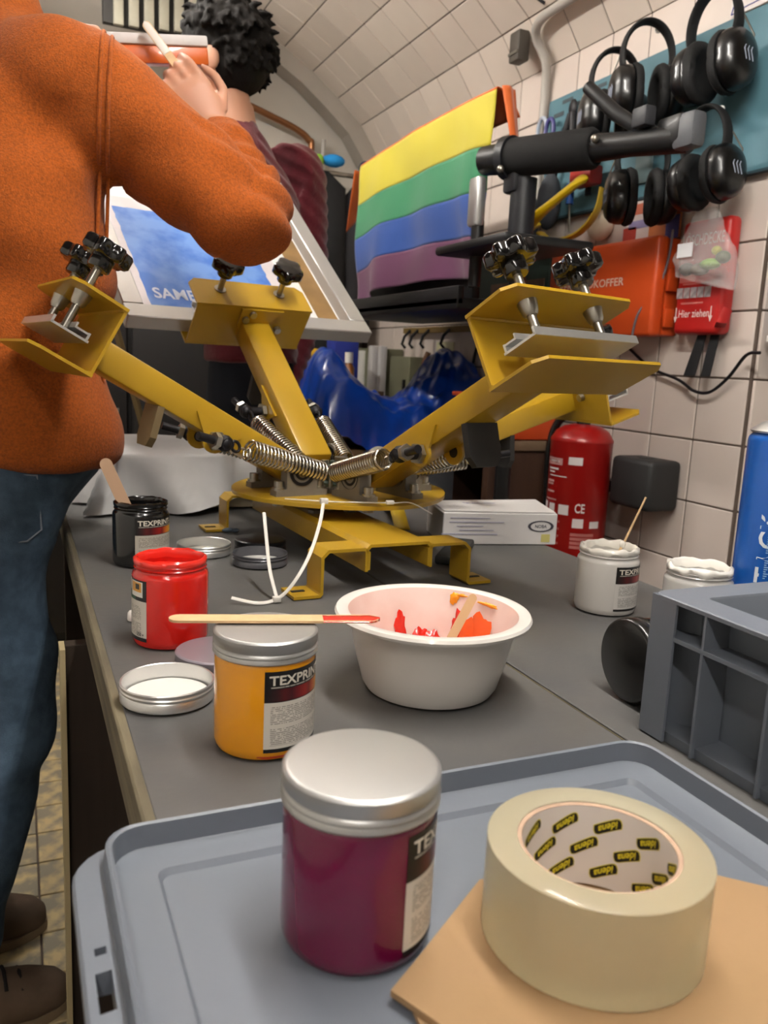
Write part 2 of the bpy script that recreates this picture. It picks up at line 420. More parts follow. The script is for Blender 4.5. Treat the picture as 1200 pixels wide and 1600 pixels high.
# ------------------------------------------------------------------ cardboard
m_card = mat('brown_cardboard', '#977956', .85, var=.08, vscale=9, bump=.06, bscale=160)
FZ = TZ+.0075
obj('cardboard_sheet', G().prism([(.151, .306), (.172, .321), (.233, .366), (.300, .350), (.357, .333), (.400, .292), (.400, .20), (.34, .12), (.22, .16)], FZ+.0035, FZ+.0068),
    m_card, None, label='brown cardboard sheet directly under the tape roll', cat='cardboard', smooth=30)
obj('cardboard_sheet', G().prism([(.158, .296), (.20, .31), (.30, .31), (.398, .27), (.398, .14), (.30, .10), (.15, .22)], FZ+.0002, FZ+.0032),
    m_card, None, label='lower brown cardboard piece peeking out below the top sheet', cat='cardboard', smooth=30)
# ------------------------------------------------------------------ tape roll
def tape_roll():
    c = (.2655, .308, FZ+.0072); R = .0565; r1 = .0412; r0 = .0388; h = .050
    t = thing('tape_roll', c, 'roll of clear yellowish packing tape lying on the cardboard', 'tape')
    m_tape = mat('clear_tape_film', '#f8efcf', .18, sss=0, trans=.70, ior=1.2, coat=.25, var=.05, vscale=6)
    bs = m_tape.node_tree.nodes['Principled BSDF']; bs.inputs['Roughness'].default_value = .38
    obj('film', G().lathe([(r1, 0), (R-.0008, 0), (R, .0006), (R, h-.0006), (R-.0008, h), (r1, h), (r1, 0)], 72, c=c, caps=False), m_tape, t)
    m_core = mat('core_paper', '#dcd6d2', .7); m_core_e = mat('core_edge_board', '#b79a83', .9, var=.2, vscale=60)
    k = obj('core', G().lathe([(r0, .0012), (r1-.0001, .0008), (r1-.0001, h-.0008), (r0, h-.0012), (r0, .0012)], 72, c=c, caps=False), m_core_e, t)
    obj('core_lining', G().lathe([(r0-.0002, .0014), (r0-.0002, h-.0014)], 72, c=c, caps=False), m_core, t)
    m_y = mat('logo_yellow', '#e0cf2a', .6); m_b = mat('logo_black', '#15120c', .6)
    def patch(g, a, z, poly, Rr, sl):
        q = [(c[0]+Rr*math.cos(a+x/Rr), c[1]+Rr*math.sin(a+x/Rr), c[2]+z-y-sl*x) for x, y in poly]; n_ = len(poly)//2
        g.add(q, [(i, i+1, n_+i+1, n_+i) for i in range(n_-1)])
    def loz(L, H):
        # columns of the lozenge (two opposite corners rounded) so that the print follows the curve
        up, lo = [], []; r = H*.6; n_ = 18
        for i in range(n_+1):
            x = -L/2+L*i/n_; e1 = max(0, x-(L/2-r)); e2 = max(0, (-L/2+r)-x)
            up.append((x, H/2-(r-math.sqrt(max(0, r*r-e1*e1))))); lo.append((x, -H/2+(r-math.sqrt(max(0, r*r-e2*e2)))))
        return up+lo
    for row in range(3):
        for i in range(10):
            a = 2*math.pi*(i+.5*(row % 2)+.2)/10; z = .0115+row*.0135
            gy, gb, gt = G(), G(), G()
            patch(gy, a, z, loz(.0155, .0072), r0-.0004, .55); patch(gb, a, z, loz(.0147, .0064), r0-.0006, .55)
            vs, fs, w_ = text_geo('idena', .0046/.72, .02); kx = .0105/w_
            gt.add([(c[0]+(r0-.0008)*math.cos(a+(x*kx-.0052)/r0), c[1]+(r0-.0008)*math.sin(a+(x*kx-.0052)/r0), c[2]+z-(y-.0020)-.55*(x*kx-.0052)) for x, y in vs], fs)
            lg = obj('printed_logo', gy, m_y, k, fixn=False); obj('printed_logo', gb, m_b, k, fixn=False); obj('lettering', gt, m_y, k, fixn=False)
tape_roll()
# ------------------------------------------------------------------ paint jars
def label_material(name, paper, kind):
    m = bpy.data.materials.new(name); m.use_nodes = True; nt = m.node_tree; L = nt.links.new; N = nt.nodes.new
    b = nt.nodes['Principled BSDF']; b.inputs['Roughness'].default_value = .4; b.inputs['Coat Weight'].default_value = .15
    tc = N('ShaderNodeUVMap'); sp = N('ShaderNodeSeparateXYZ'); L(tc.outputs['UV'], sp.inputs[0]); U, W = sp.outputs[0], sp.outputs[1]
    def ramp(src, els, interp='CONSTANT'):
        r = N('ShaderNodeValToRGB'); r.color_ramp.interpolation = interp
        while len(r.color_ramp.elements) < len(els): r.color_ramp.elements.new(.5)
        for e, (p, c) in zip(r.color_ramp.elements, els): e.position = p; e.color = lin(c) if isinstance(c, str) else (c, c, c, 1)
        L(src, r.inputs[0]); return r.outputs[0]
    def mth(op, a, b_):
        n = N('ShaderNodeMath'); n.operation = op
        for i, q in enumerate((a, b_)):
            if isinstance(q, (int, float)): n.inputs[i].default_value = q
            else: L(q, n.inputs[i])
        return n.outputs[0]
    def mix(f, a, b_):
        n = N('ShaderNodeMix'); n.data_type = 'RGBA'
        L(f, n.inputs[0])
        for i, q in ((6, a), (7, b_)):
            if isinstance(q, str): n.inputs[i].default_value = lin(q)
            else: L(q, n.inputs[i])
        return n.outputs[2]
    rows = mth('MULTIPLY', W, 44.0); fr = mth('FRACT', rows, 0); fl = mth('FLOOR', rows, 0)
    cv = N('ShaderNodeCombineXYZ'); L(mth('MULTIPLY', U, 46.0), cv.inputs[0]); L(mth('MULTIPLY', fl, 7.31), cv.inputs[1])
    nz = N('ShaderNodeTexNoise'); nz.inputs['Scale'].default_value = 1.0; nz.inputs['Detail'].default_value = 1; L(cv.outputs[0], nz.inputs['Vector'])
    ink = mth('MULTIPLY', mth('GREATER_THAN', nz.outputs['Fac'], .43), mth('GREATER_THAN', fr, .55))
    area = ramp(W, [(0, 0), (.085, 1), (.30, 0), (.345, 1), (.575, 0)])
    side = ramp(U, [(0, 0), (.06, 1), (.90, 0)])
    ink = mth('MULTIPLY', mth('MULTIPLY', ink, area), side)
    ink = mth('MULTIPLY', ink, .75)
    if kind == 'front':
        base = ramp(W, [(0, '#0b0a0a'), (.045, paper), (.62, '#0b0a0a')])
        grad = ramp(U, [(.02, '#0b0a0a'), (.12, '#2a0a0c'), (.2, '#4d0a0e'), (.28, '#3a0710'), (.36, '#6b0d14'), (.46, '#8a1a14'), (.52, '#6b1410'), (.58, '#a5481a'), (.68, '#b9731f'), (.8, '#c9a22e'), (.95, '#7d8f2c')], 'LINEAR')
        band = ramp(W, [(0, 0), (.63, 1), (.78, 0)])
        col = mix(band, base, grad)
        l2 = mth('MULTIPLY', ramp(W, [(0, 0), (.795, 1), (.812, 0)]), mth('GREATER_THAN', nz.outputs['Fac'], .4))
        col = mix(mth('MULTIPLY', l2, mth('MULTIPLY', side, .6)), col, '#c9c2b5')
    else:
        base = ramp(W, [(0, '#0c0a10'), (.06, paper), (.66, '#0c0a10')])
        col = mix(mth('MULTIPLY', ramp(W, [(0, 0), (.66, 1), (.80, 0)]), ramp(U, [(0, 1), (.78, 0)])), base, '#1d4a33')
        haz = mth('MULTIPLY', ramp(W, [(0, 0), (.72, 1), (.97, 0)]), ramp(U, [(0, 0), (.66, 1), (.93, 0)]))
        col = mix(haz, col, '#d8d6d0')
        haz = mth('MULTIPLY', ramp(W, [(0, 0), (.80, 1), (.955, 0)]), ramp(U, [(0, 0), (.68, 1), (.91, 0)]))
        col = mix(haz, col, '#d79a3c')
        haz = mth('MULTIPLY', ramp(W, [(0, 0), (.84, 1), (.93, 0)]), ramp(U, [(0, 0), (.78, 1), (.87, 0)]))
        col = mix(haz, col, '#171310')
        haz = mth('MULTIPLY', ramp(W, [(0, 0), (.80, 1), (.99, 0)]), ramp(U, [(0, 0), (.40, 1), (.64, 0)]))
        col = mix(haz, col, paper)
    col = mix(ink, col, '#4a4540')
    L(col, b.inputs['Base Color']); return m
LBL = {}
def curved_label(parent, c, R, a0, a1, z0, z1, m, name='label'):
    n = 24; g = G(); uv = []
    for j in range(2):
        for i in range(n+1):
            a = a0+(a1-a0)*i/n; g.v.append(V((c[0]+R*math.cos(a), c[1]+R*math.sin(a), c[2]+(z0, z1)[j]))); uv.append((i/n, j))
    g.f = [(i, i+1, n+2+i, n+1+i) for i in range(n)]
    return obj(name, g, m, parent, smooth=180, fixn=False, uv=uv)
JR = .0392
def lid_geo(c, inverted=False, R=.0408, M=None):
    p = [(0, .0175), (R-.0035, .0175), (R-.0016, .0172), (R-.0004, .0160), (R-.0004, .0090), (R-.0014, .0078), (R-.0002, .0066), (R, .0052), (R-.0008, .0040), (R-.0002, .0026), (R, .0010), (R-.0008, 0), (R-.0018, .0006), (R-.0018, .0158), (0, .0160)]
    if inverted: p = [(r, .0175-z) for r, z in p]
    return G(M).lathe(p, 56, c=c)
def jar(c, colour, label, lid=True, paint=None, lab=None, lab_deg=0, lab_w=112, back=False, letter='TEXPRINT-', paper='#c9c3b8', h=.0775, crust=None, yaw=0, name='paint_jar', lid_col=None):
    t = thing(name, c, label, 'jar')
    m = mat('jar_'+colour, colour, .22, coat=.6, var=.04, vscale=9)
    neck = [(JR-.0030, h+.001), (JR-.0030, h+.0025), (JR-.0018, h+.0038), (JR-.0030, h+.005), (JR-.0030, h+.0065), (JR-.0018, h+.0078), (JR-.0030, h+.009), (JR-.0034, h+.0105)]
    out = [(0, .0), (JR-.006, 0), (JR-.002, .0012), (JR-.0004, .0045), (JR, .008), (JR, h-.005), (JR-.0008, h-.002), (JR-.0025, h)]
    inn = [(JR-.0052, h+.0105), (JR-.0052, h-.004), (JR-.004, h-.008), (JR-.004, .006), (0, .006)]
    obj('body', G().lathe(out+neck+inn, 64, c=c), m, t)
    if lid:
        obj('lid', lid_geo((c[0], c[1], c[2]+h-.0015)), m_alu_lid if not lid_col else mat('lid_'+lid_col, lid_col, .4, metal=.6), t)
    else:
        pz = h*(1.0 if crust and crust > .7 and colour != '#08090b' else .97); pm = mat('paint_'+(paint or colour), paint or colour, .25, coat=.5)
        pg = G(); rr = JR-.0041; rings = [0, .3, .6, .85, 1]
        vs = []; n = 40
        for r in rings:
            for k_ in range(n):
                a = 2*math.pi*k_/n; x, y = r*rr*math.cos(a), r*rr*math.sin(a)
                vs.append((c[0]+x, c[1]+y, c[2]+pz+.0022*noise.noise(V((x*90, y*90, c[0]*30)))+(.006*max(0, r-.7))))
        pg.add(vs, [(i*n+k_, i*n+(k_+1) % n, (i+1)*n+(k_+1) % n, (i+1)*n+k_) for i in range(len(rings)-1) for k_ in range(n)])
        obj('paint_surface', pg, pm, t, smooth=180)
        if crust:   # dried paint built up along the rim
            def md(a, z): return 1+.035*noise.noise(V((math.cos(a)*3, math.sin(a)*3, z*200+c[0]*9)))
            cg = G().lathe([(JR-.0060, h+.004), (JR-.0064, h+.0120), (JR-.0045, h+.0142), (JR-.0018, h+.0125), (JR-.0014, h+.0085), (JR-.0030, h+.0060)], 60, c=c, mod=md, caps=False)
            for i in range(len(cg.v)):
                p = cg.v[i]; p.z += .0022*noise.noise(p*95)*crust
            obj('dried_paint_rim', cg, pm, t, smooth=60)
    if lab is not False:
        a0 = rad(lab_deg); a1 = rad(lab_deg+lab_w); key = (paper, back)
        if key not in LBL: LBL[key] = label_material('jar_label_'+('back_' if back else 'front_')+paper, paper, 'back' if back else 'front')
        l_ = curved_label(t, c, JR+.0003, a0, a1, .0075, h-.0060, LBL[key]); tag(l_, 'printed paper label')
        H = h-.0135
        lm = mat('label_letter_white', '#cfc8ba', .5)
        if not back:
            obj('lettering', text_round(G(), letter, c, JR+.0005, a0+.09, .0075+H*.835, H*.115, .058, .022), lm, l_, fixn=False, smooth=None)
        else:
            obj('lettering', text_round(G(), '250 g', c, JR+.0005, a1-.36, .0075+H*.085, H*.06, .0105, .02), mat('label_letter_dark', '#2c2a2c', .5), l_, fixn=False, smooth=None)
    return t
jar((.155, .361, FZ), '#620532', 'magenta paint jar with aluminium lid on the grey crate lid', lab_deg=-76)
jar((.172, .602, TZ+.0008), '#dd9308', 'yellow paint jar with aluminium lid and a stir stick on top', lab_deg=-106)
jar((.142, .863, TZ+.0008), '#c3160d', 'open red paint jar standing left of the yellow jar', lid=False, lab_deg=-248, lab_w=112, back=True, paint='#d42a1e', crust=.6)
jar((.157, 1.208, TZ+.0008), '#08090b', 'open black paint jar at the far left with a stir stick inside', lid=False, lab_deg=-109, paint='#060607', crust=.8, paper='#a9a397')
jar((.690, .836, TZ+.0008), '#b9b6b0', 'open white paint jar with crusted rim and thin stick, beside the wall', lid=False, lab_deg=-113, paint='#d9d5cc', crust=1.5, paper='#b9b6b0', h=.070)
jar((.731, .722, TZ+.0008), '#b2b0ac', 'open white paint jar half hidden behind the grey crate', lid=False, paint='#e2dfd8', crust=1.5, lab=False, h=.070)
# smear of red paint at the foot of the yellow jar
def arc_smear(parent, c, R, a0, a1, z0, z1, m):
    g = G(); n = 16
    for i in range(n+1):
        a = a0+(a1-a0)*i/n; q = .0012*noise.noise(V((a*9, c[0], 3)))
        g.v += [V((c[0]+R*math.cos(a), c[1]+R*math.sin(a), c[2]+z0+q)), V((c[0]+R*math.cos(a), c[1]+R*math.sin(a), c[2]+z1+q*1.5))]
    g.f = [(2*i, 2*i+2, 2*i+3, 2*i+1) for i in range(n)]
    return obj('paint_smear', g, m, parent, smooth=180, fixn=False)
m_redp = mat('red_paint', '#c92415', .25, coat=.6)
m_orangep = mat('orange_paint', '#e2560c', .3, coat=.4)
yj = [o for o in bpy.data.objects if o.get('label', '').startswith('yellow paint jar')][0]
arc_smear(yj, (.172, .602, TZ), JR-.0005, rad(-113), rad(-78), .0035, .0075, mat('dark_red_smear', '#a33406', .4))
# ------------------------------------------------------------------ loose lids
def loose_lid(x, y, label, up=True, inner='#d8d5d0', outer=None, z=TZ+.0008):
    t = thing('jar_lid', (x, y, z), label, 'lid')
    mo = m_alu if not outer else mat('lid_'+outer, outer, .35, metal=.4, coat=.3)
    obj('rim', lid_geo((x, y, z), inverted=up), mo, t)
    if up: obj('liner', G().lathe([(0, .0022), (.0372, .0022), (.0372, .0035), (0, .0036)], 40, c=(x, y, z)), mat('liner_'+inner, inner, .6, col2=None), t)
    return t
loose_lid(.114, .708, 'upturned aluminium lid with white liner near the table edge')
loose_lid(.172, .771, 'aluminium lid lying half hidden behind the yellow jar', up=False, outer='#8f8890')
loose_lid(.255, 1.245, 'upturned lid with smeared white liner beside the black jar', inner='#bdbab0')
loose_lid(.321, 1.165, 'upturned lid with black paint around its rim', inner='#b8b6b2', outer='#55555a')
loose_lid(.346, 1.255, 'lid covered with black paint behind the upturned black-rimmed lid', up=False, outer='#141519')
# ------------------------------------------------------------------ bowl
def bowl():
    c = (.350, .664, TZ+.0008); t = thing('mixing_bowl', c, 'white plastic bowl with leftovers of red and orange paint', 'bowl')
    m_o = mat('white_bowl_plastic', '#d9d4cd', .28, coat=.4)
    out = [(0, .0), (.052, 0), (.060, .002), (.064, .008), (.0705, .030), (.0775, .060), (.082, .066), (.0905, .0665), (.0920, .0690), (.0905, .0715), (.083, .0722), (.0795, .0705)]
    inn = [(.0765, .062), (.069, .030), (.062, .008), (.057, .004), (0, .0035)]
    out = [(r, z*1.06) for r, z in out]; inn = [(r, z*1.06) for r, z in inn]
    obj('bowl_body', G().lathe(out, 72, c=c, caps=False), m_o, t)
    m_in = mat('pink_stained_plastic', '#d9b8ac', .35, coat=.2, col2='#e3d3ca', vscale=14)
    obj('stained_inside', G().lathe([(.0795, .0747)]+inn, 72, c=c, caps=False), m_in, t)
    def blob(a0, a1, r0, r1, m, nm, seed, n=26, prof=None):
        # patch of paint lying on the inner wall between two angles and two heights (r0,r1 fractions of wall)
        W = [(0, .0045), (.056, .0050), (.0612, .0092), (.0683, .032), (.0757, .0655), (.0782, .0735)]
        def at(s):
            s *= len(W)-1; i = min(int(s), len(W)-2); q = s-i
            return W[i][0]*(1-q)+W[i+1][0]*q, W[i][1]*(1-q)+W[i+1][1]*q
        g = G(); nr = 6; ca, cs, ra, rs = (a0+a1)/2, (r0+r1)/2, (a1-a0)/2, (r1-r0)/2
        for q in range(nr+1):
            for i in range(n):
                th_ = 2*math.pi*i/n; k_ = q/nr*(1+.45*noise.noise(V((math.cos(th_)*2.2, math.sin(th_)*2.2, seed*3))))
                a = ca+ra*k_*math.cos(th_); r, z = at(max(0, min(.999, cs+rs*k_*math.sin(th_)))); bulge = .0016*(1-(q/nr)**2)
                g.v.append(V((c[0]+(r-.0004-bulge)*math.cos(a), c[1]+(r-.0004-bulge)*math.sin(a), c[2]+z+.0004+bulge*.4)))
        g.f = [(q*n+i, q*n+(i+1) % n, (q+1)*n+(i+1) % n, (q+1)*n+i) for q in range(nr) for i in range(n)]
        obj(nm, g, m, t, smooth=180, fixn=False)
    for a_, b_, lo_, hi_, sd in ((84, 96, .50, .72, 1.1), (66, 80, .46, .62, 2.3), (52, 72, .44, .60, 7.1), (92, 112, .46, .58, 3.4), (36, 46, .56, .74, 8.2), (74, 86, .44, .56, 9.3)): blob(rad(a_), rad(b_), lo_, hi_, m_redp, 'red_paint_smear', sd)
    for a_, b_, lo_, hi_, sd in ((8, 30, .46, .76, 4.1), (22, 40, .46, .70, 4.9)): blob(rad(a_), rad(b_), lo_, hi_, m_orangep, 'orange_paint_smear', sd)
    m_am = mat('amber_paint', '#e8960c', .3, coat=.4)
    for a_, b_, lo_, hi_, sd in ((6, 26, .80, .90, 5.3), (42, 50, .76, .97, 6.3), (36, 46, .88, .96, 6.9)): blob(rad(a_), rad(b_), lo_, hi_, m_am, 'amber_paint_smear', sd)
    g = G().lathe([(0, .0050), (.04, .0052), (.052, .0060)], 40, c=c, mod=lambda a, z: 1+.12*math.sin(3*a)+.08*math.sin(7*a+1)); obj('paint_puddle', g, m_redp, t)
bowl()
# ------------------------------------------------------------------ sticks
def stick(a, b, w_, th, up, label, m=m_wood_st, tip=None, tip_len=.045, round_=True, name='stir_stick'):
    a, b = V(a), V(b); d = (b-a); L = d.length; x = d.normalized(); z = (V(up)-x*V(up).dot(x)).normalized(); y = z.cross(x)
    M = frame(a, x, y, z); n = 8; h = w_/2
    poly = [(h+math.cos(rad(90+180*i/n))*h, math.sin(rad(90+180*i/n))*h) for i in range(n+1)]+[(L-h+math.cos(rad(-90+180*i/n))*h, math.sin(rad(-90+180*i/n))*h) for i in range(n+1)]
    t = thing(name, tuple(a), label, 'stick')
    obj('blade', G(M).prism(poly, -th/2, th/2), m, t, smooth=30)
    if tip:
        q = []
        for i in range(13):
            s = i/12; q.append((L-tip_len+(tip_len+.001)*s))
        g = G(M); rings = []
        for i, xx in enumerate(q):
            e = math.sqrt(max(0, 1-max(0, (xx-(L-h))/h)**2)) if xx > L-h else 1
            hw = max(.0005, (h+.0006)*e); tt = th/2+.0006+.0010*abs(noise.noise(V((xx*80, 1, 2))))
            rings.append(((xx, 0, 0), (0, hw, 0), (0, 0, tt)))
        obj('paint_coat', g.loft(rings, 14), tip, t)
    return t
stick((.103, .634, .8468), (.262, .590, .8468), .0165, .0020, (0, 0, 1), 'wooden stir stick with red paint tip lying on the yellow jar', tip=m_redp)
stick((.398, .672, TZ+.085), (.342, .650, TZ+.012), .0085, .0018, (-.4, -.8, .2), 'small wooden stick leaning inside the white bowl', m=mat('dull_stick', '#b9946b', .7))
stick((.108, 1.220, TZ+.150), (.156, 1.203, TZ+.035), .017, .002, (0, -1, .1), 'wooden stir stick standing in the open black jar', m=mat('grey_stick', '#a5866b', .7))
def thin_stick():
    a, b = V((.699, .845, TZ+.045)), V((.744, .840, TZ+.145)); t = thing('thin_stick', tuple(a), 'thin round wooden stick standing in the crusted white jar', 'stick')
    obj('shaft', G().tube([a, a.lerp(b, .5)+V((.001, 0, 0)), b], [.0021, .0015, .0012], 8), m_wood_st, t)
    obj('paint_lump', G().ell(a.lerp(b, .38), (.004, .004, .005), 10), mat('paint_#d9d5cc', '#d9d5cc', .3), t)
thin_stick()
# black jar lying on its side between bench and crate
def side_jar():
    c = V((.5075, .578, TZ+.0405)); M = TR(*c) @ RZ(-2) @ RY(90); t = thing('paint_jar', (c.x, c.y, TZ), 'black jar lying on its side behind the grey crate', 'jar')
    obj('lid', G(M).lathe([(0, 0), (.036, 0), (.0385, .0015), (.0395, .004), (.0395, .012), (.0385, .0135), (.0395, .015), (.0395, .017), (.038, .018)], 48), m_black_pl, t)
    obj('body', G(M).lathe([(.036, .0182), (.0375, .022), (.0375, .075), (.035, .079), (0, .079)], 48), mat('dark_jar_glass', '#11181a', .15, coat=.5), t)
side_jar()
# ------------------------------------------------------------------ blue spray can
def spray_can():
    c = (.8065, .700, TZ+.0008); R = .0330; t = thing('spray_can', c, 'tall blue spray can with white lettering behind the grey crate', 'spray can')
    m_blue = mat('can_blue', '#0f4f9e', .3, coat=.4)
    obj('can_body', G().lathe([(0, 0), (R-.002, 0), (R, .002), (R, .232), (R-.001, .236), (R-.006, .242)], 48, c=c), m_blue, t)
    obj('shoulder', G().lathe([(R-.003, .241), (R-.001, .2435), (R-.004, .246), (R-.012, .252), (R-.016, .254), (.006, .254), (0, .254)], 40, c=c), m_alu, t)
    obj('nozzle', G().lathe([(0, .254), (.009, .254), (.009, .268), (.0055, .272), (0, .273)], 24, c=c), m_white_pl, t)
    lw = mat('can_letter_white', '#d6dbe2', .5)
    obj('lettering', text_round(G(), 'A TACK', c, R+.0003, rad(-112), .040, .024, .112, .012, upward=True), lw, t, fixn=False, smooth=None)
    obj('lettering', text_round(G(), 'i', c, R+.0003, rad(-119), .192, .016, .004, .03), mat('can_letter_yellow', '#e3a51d', .5), t, fixn=False, smooth=None)
    g = G()
    for zz, n_ in ((.075, 9), (.105, 11), (.140, 10)):
        for q in range(n_):
            a = rad(-136); z0 = zz+q*.0026; hgt = .0025+.0015*((q*7) % 3)
            g.add([(c[0]+(R+.0003)*math.cos(a+s_/R), c[1]+(R+.0003)*math.sin(a+s_/R), c[2]+z0+dz) for s_, dz in ((0, 0), (hgt, 0), (hgt, .0013), (0, .0013))], [(0, 1, 2, 3)])
    obj('small_print', g, mat('can_print_pale', '#8fb0d8', .5), t, fixn=False, smooth=None)
spray_can()
# ------------------------------------------------------------------ screen printing press
m_yel = mat('yellow_powder_coat', '#aa861c', .36, var=.08, vscale=6, coat=.12, bump=.015, bscale=300)
m_steel = mat('zinc_steel', '#a9a59b', .3, metal=.95, var=.1, vscale=30)
m_spring = mat('nickel_spring', '#b7b1a4', .22, metal=1)
m_iron = mat('grey_cast_iron', '#7d776d', .6, metal=.4, var=.15, vscale=30)
m_blk = mat('black_oxide', '#17161a', .45, metal=.3)
m_knob = mat('black_knob', '#070708', .16, coat=.5)
PC = V((.489, 1.2865, .842)); PH = -170.05; PR = .178
press = thing('screen_printing_press', (PC.x, PC.y, TZ), 'yellow four-arm screen printing press standing on the bench', 'printing press')
def bent(g, pts, wd, th, side):
    """sheet-metal strip: polyline pts (3D), width along vector side, thickness th"""
    P_ = [V(p) for p in pts]; s_ = V(side).normalized()*wd; n = len(P_); off = []
    for i in range(n):
        a = (P_[i]-P_[i-1]).normalized() if i else None; b = (P_[i+1]-P_[i]).normalized() if i < n-1 else None
        na = a.cross(s_.normalized()) if a else None; nb = b.cross(s_.normalized()) if b else None
        if na is None: o_ = nb
        elif nb is None: o_ = na
        else: o_ = (na+nb).normalized(); o_ = o_/max(.3, o_.dot(na))
        off.append(P_[i]+o_*th)
    vs = P_+off+[p+s_ for p in P_]+[p+s_ for p in off]; fs = []
    for i in range(n-1):
        fs += [(i, i+1, n+i+1, n+i), (2*n+i, 3*n+i, 3*n+i+1, 2*n+i+1), (i, 2*n+i, 2*n+i+1, i+1), (n+i, n+i+1, 3*n+i+1, 3*n+i)]
    fs += [(0, n, 3*n, 2*n), (n-1, 3*n-1, 4*n-1, 2*n-1)]
    g.add(vs, fs); return g
# base: two foot brackets + long channel (slightly turned)
BM = TR(.447, 1.21, TZ+.001) @ RZ(3)
def foot(y, nm):
    g = G(BM); h = .058; r = .007
    def corner(p, q, s_): return [p, q]
    pts = [(-.148, y, 0), (-.112, y, 0), (-.108, y, .004), (-.108, y, h-r), (-.101, y, h), (-.052, y, h), (-.047, y, h-.004), (-.047, y, h-.026)]
    for s_ in (1, -1):
        q = pts if s_ > 0 else [(-p[0], p[1], p[2]) for p in pts][::-1]
        f_ = obj(nm, bent(G(BM), q, .048, .004, (0, 1, 0)), m_yel, press, smooth=35)
        obj('slot', G(BM).box((-s_*.134, y+.024, .0046), (.018, .006, .0012)), m_dark, f_, smooth=None)
foot(-.235, 'foot_bracket'); foot(.195, 'foot_bracket')
g = G(BM); h = .062
bent(g, [(-.046, -.235, h-.032), (-.046, -.235, h-.004), (-.042, -.235, h), (.042, -.235, h), (.046, -.235, h-.004), (.046, -.235, h-.032)], .478, .004, (0, 1, 0))
obj('base_channel', g, m_yel, press, smooth=35)
for dx, dy in ((-.03, -.075), (.03, -.075), (-.03, .075), (.03, .075), (0, -.05)):
    p = BM @ V((dx, .07+dy, h)); obj('base_bolt', G().tube([p, p+V((0, 0, .009))], .011, 6), m_iron, press, smooth=30)
p = V((PC.x, PC.y, TZ+.063))
obj('turntable_bearing', G().lathe([(0, 0), (.055, 0), (.055, .007), (.04, .008), (.04, .018), (.055, .019), (.055, PC.z-.006-p.z), (0, PC.z-.006-p.z)], 36, c=p), m_blk, press)
# turntable plate: rounded four-lobe disc
n = 96; poly = []
for i in range(n):
    a = 2*math.pi*i/n; k_ = 1+.02*math.cos(4*(a-rad(PH))); poly.append((PC.x+PR*k_*math.cos(a), PC.y+PR*k_*math.sin(a)))
plate = obj('turntable_plate', G().prism(poly, PC.z-.006, PC.z), m_yel, press, smooth=30)
# centre hub
m_green = mat('dark_green_casting', '#39443a', .55, metal=.3, var=.15, vscale=20)
hub = obj('hub', G().lathe([(0, 0), (.036, 0), (.036, .010), (.028, .013), (.028, .028), (.034, .030), (.034, .036), (.02, .038), (.02, .045), (0, .045)], 6, c=PC), m_green, press, smooth=20)
for i in range(4):
    a = rad(45+90*i+PH); g = G().cyl((PC.x+.027*math.cos(a), PC.y+.027*math.sin(a), PC.z+.03), (PC.x+.027*math.cos(a), PC.y+.027*math.sin(a), PC.z+.045), .0065, n=6); obj('hub_bolt', g, m_steel, hub, smooth=30)
obj('hub_bolt', G().cyl((PC.x, PC.y, PC.z+.04), (PC.x, PC.y, PC.z+.052), .012, n=6), m_steel, hub, smooth=30)
posts = []
for i in range(4):
    a = rad(PH+45+90*i); p = V((PC.x+.062*math.cos(a), PC.y+.062*math.sin(a), PC.z)); posts.append(p+V((0, 0, .030)))
    g = G().cyl(p, p+V((0, 0, .009)), .0085, n=6).cyl(p, p+V((0, 0, .036)), .0035, n=10).ell(p+V((0, 0, .033)), .0050, 8)
    obj('spring_post', g, m_steel, press, smooth=30)
def star_knob(M, parent, lobes=8, R=.033):
    g = G(M)
    prof_ = [(0, .0), (.0135, .0), (.0150, .002), (.0150, .015), (R*.80, .0165)]
    g.lathe(prof_, 28)
    def md(a, z): return .90+.10*math.cos(lobes*a)
    g.lathe([(R*.55, .0150), (R*.90, .0155), (R, .0185), (R, .0320), (R*.93, .0352), (R*.75, .0365), (0, .0368)], 84, mod=md)
    return obj('knob', g, m_knob, parent, smooth=45)
def helix(a, b, R, turns, wire, hook=.012):
    a, b = V(a), V(b); d = b-a; L = d.length; x = d.normalized(); y = (V((0, 0, 1))-x*x.z).normalized(); z = x.cross(y)
    pts = [a]; n = 12*turns; s0, s1 = hook, L-hook
    pts.append(a+x*hook*.6)
    for i in range(n+1):
        t = i/n; an = 2*math.pi*turns*t; q = a+x*(s0+(s1-s0)*t)
        k_ = min(1, i/6, (n-i)/6); pts.append(q+(y*math.cos(an)+z*math.sin(an))*R*k_)
    pts += [a+x*(L-hook*.6), b]
    return G().tube(pts, wire, 6)
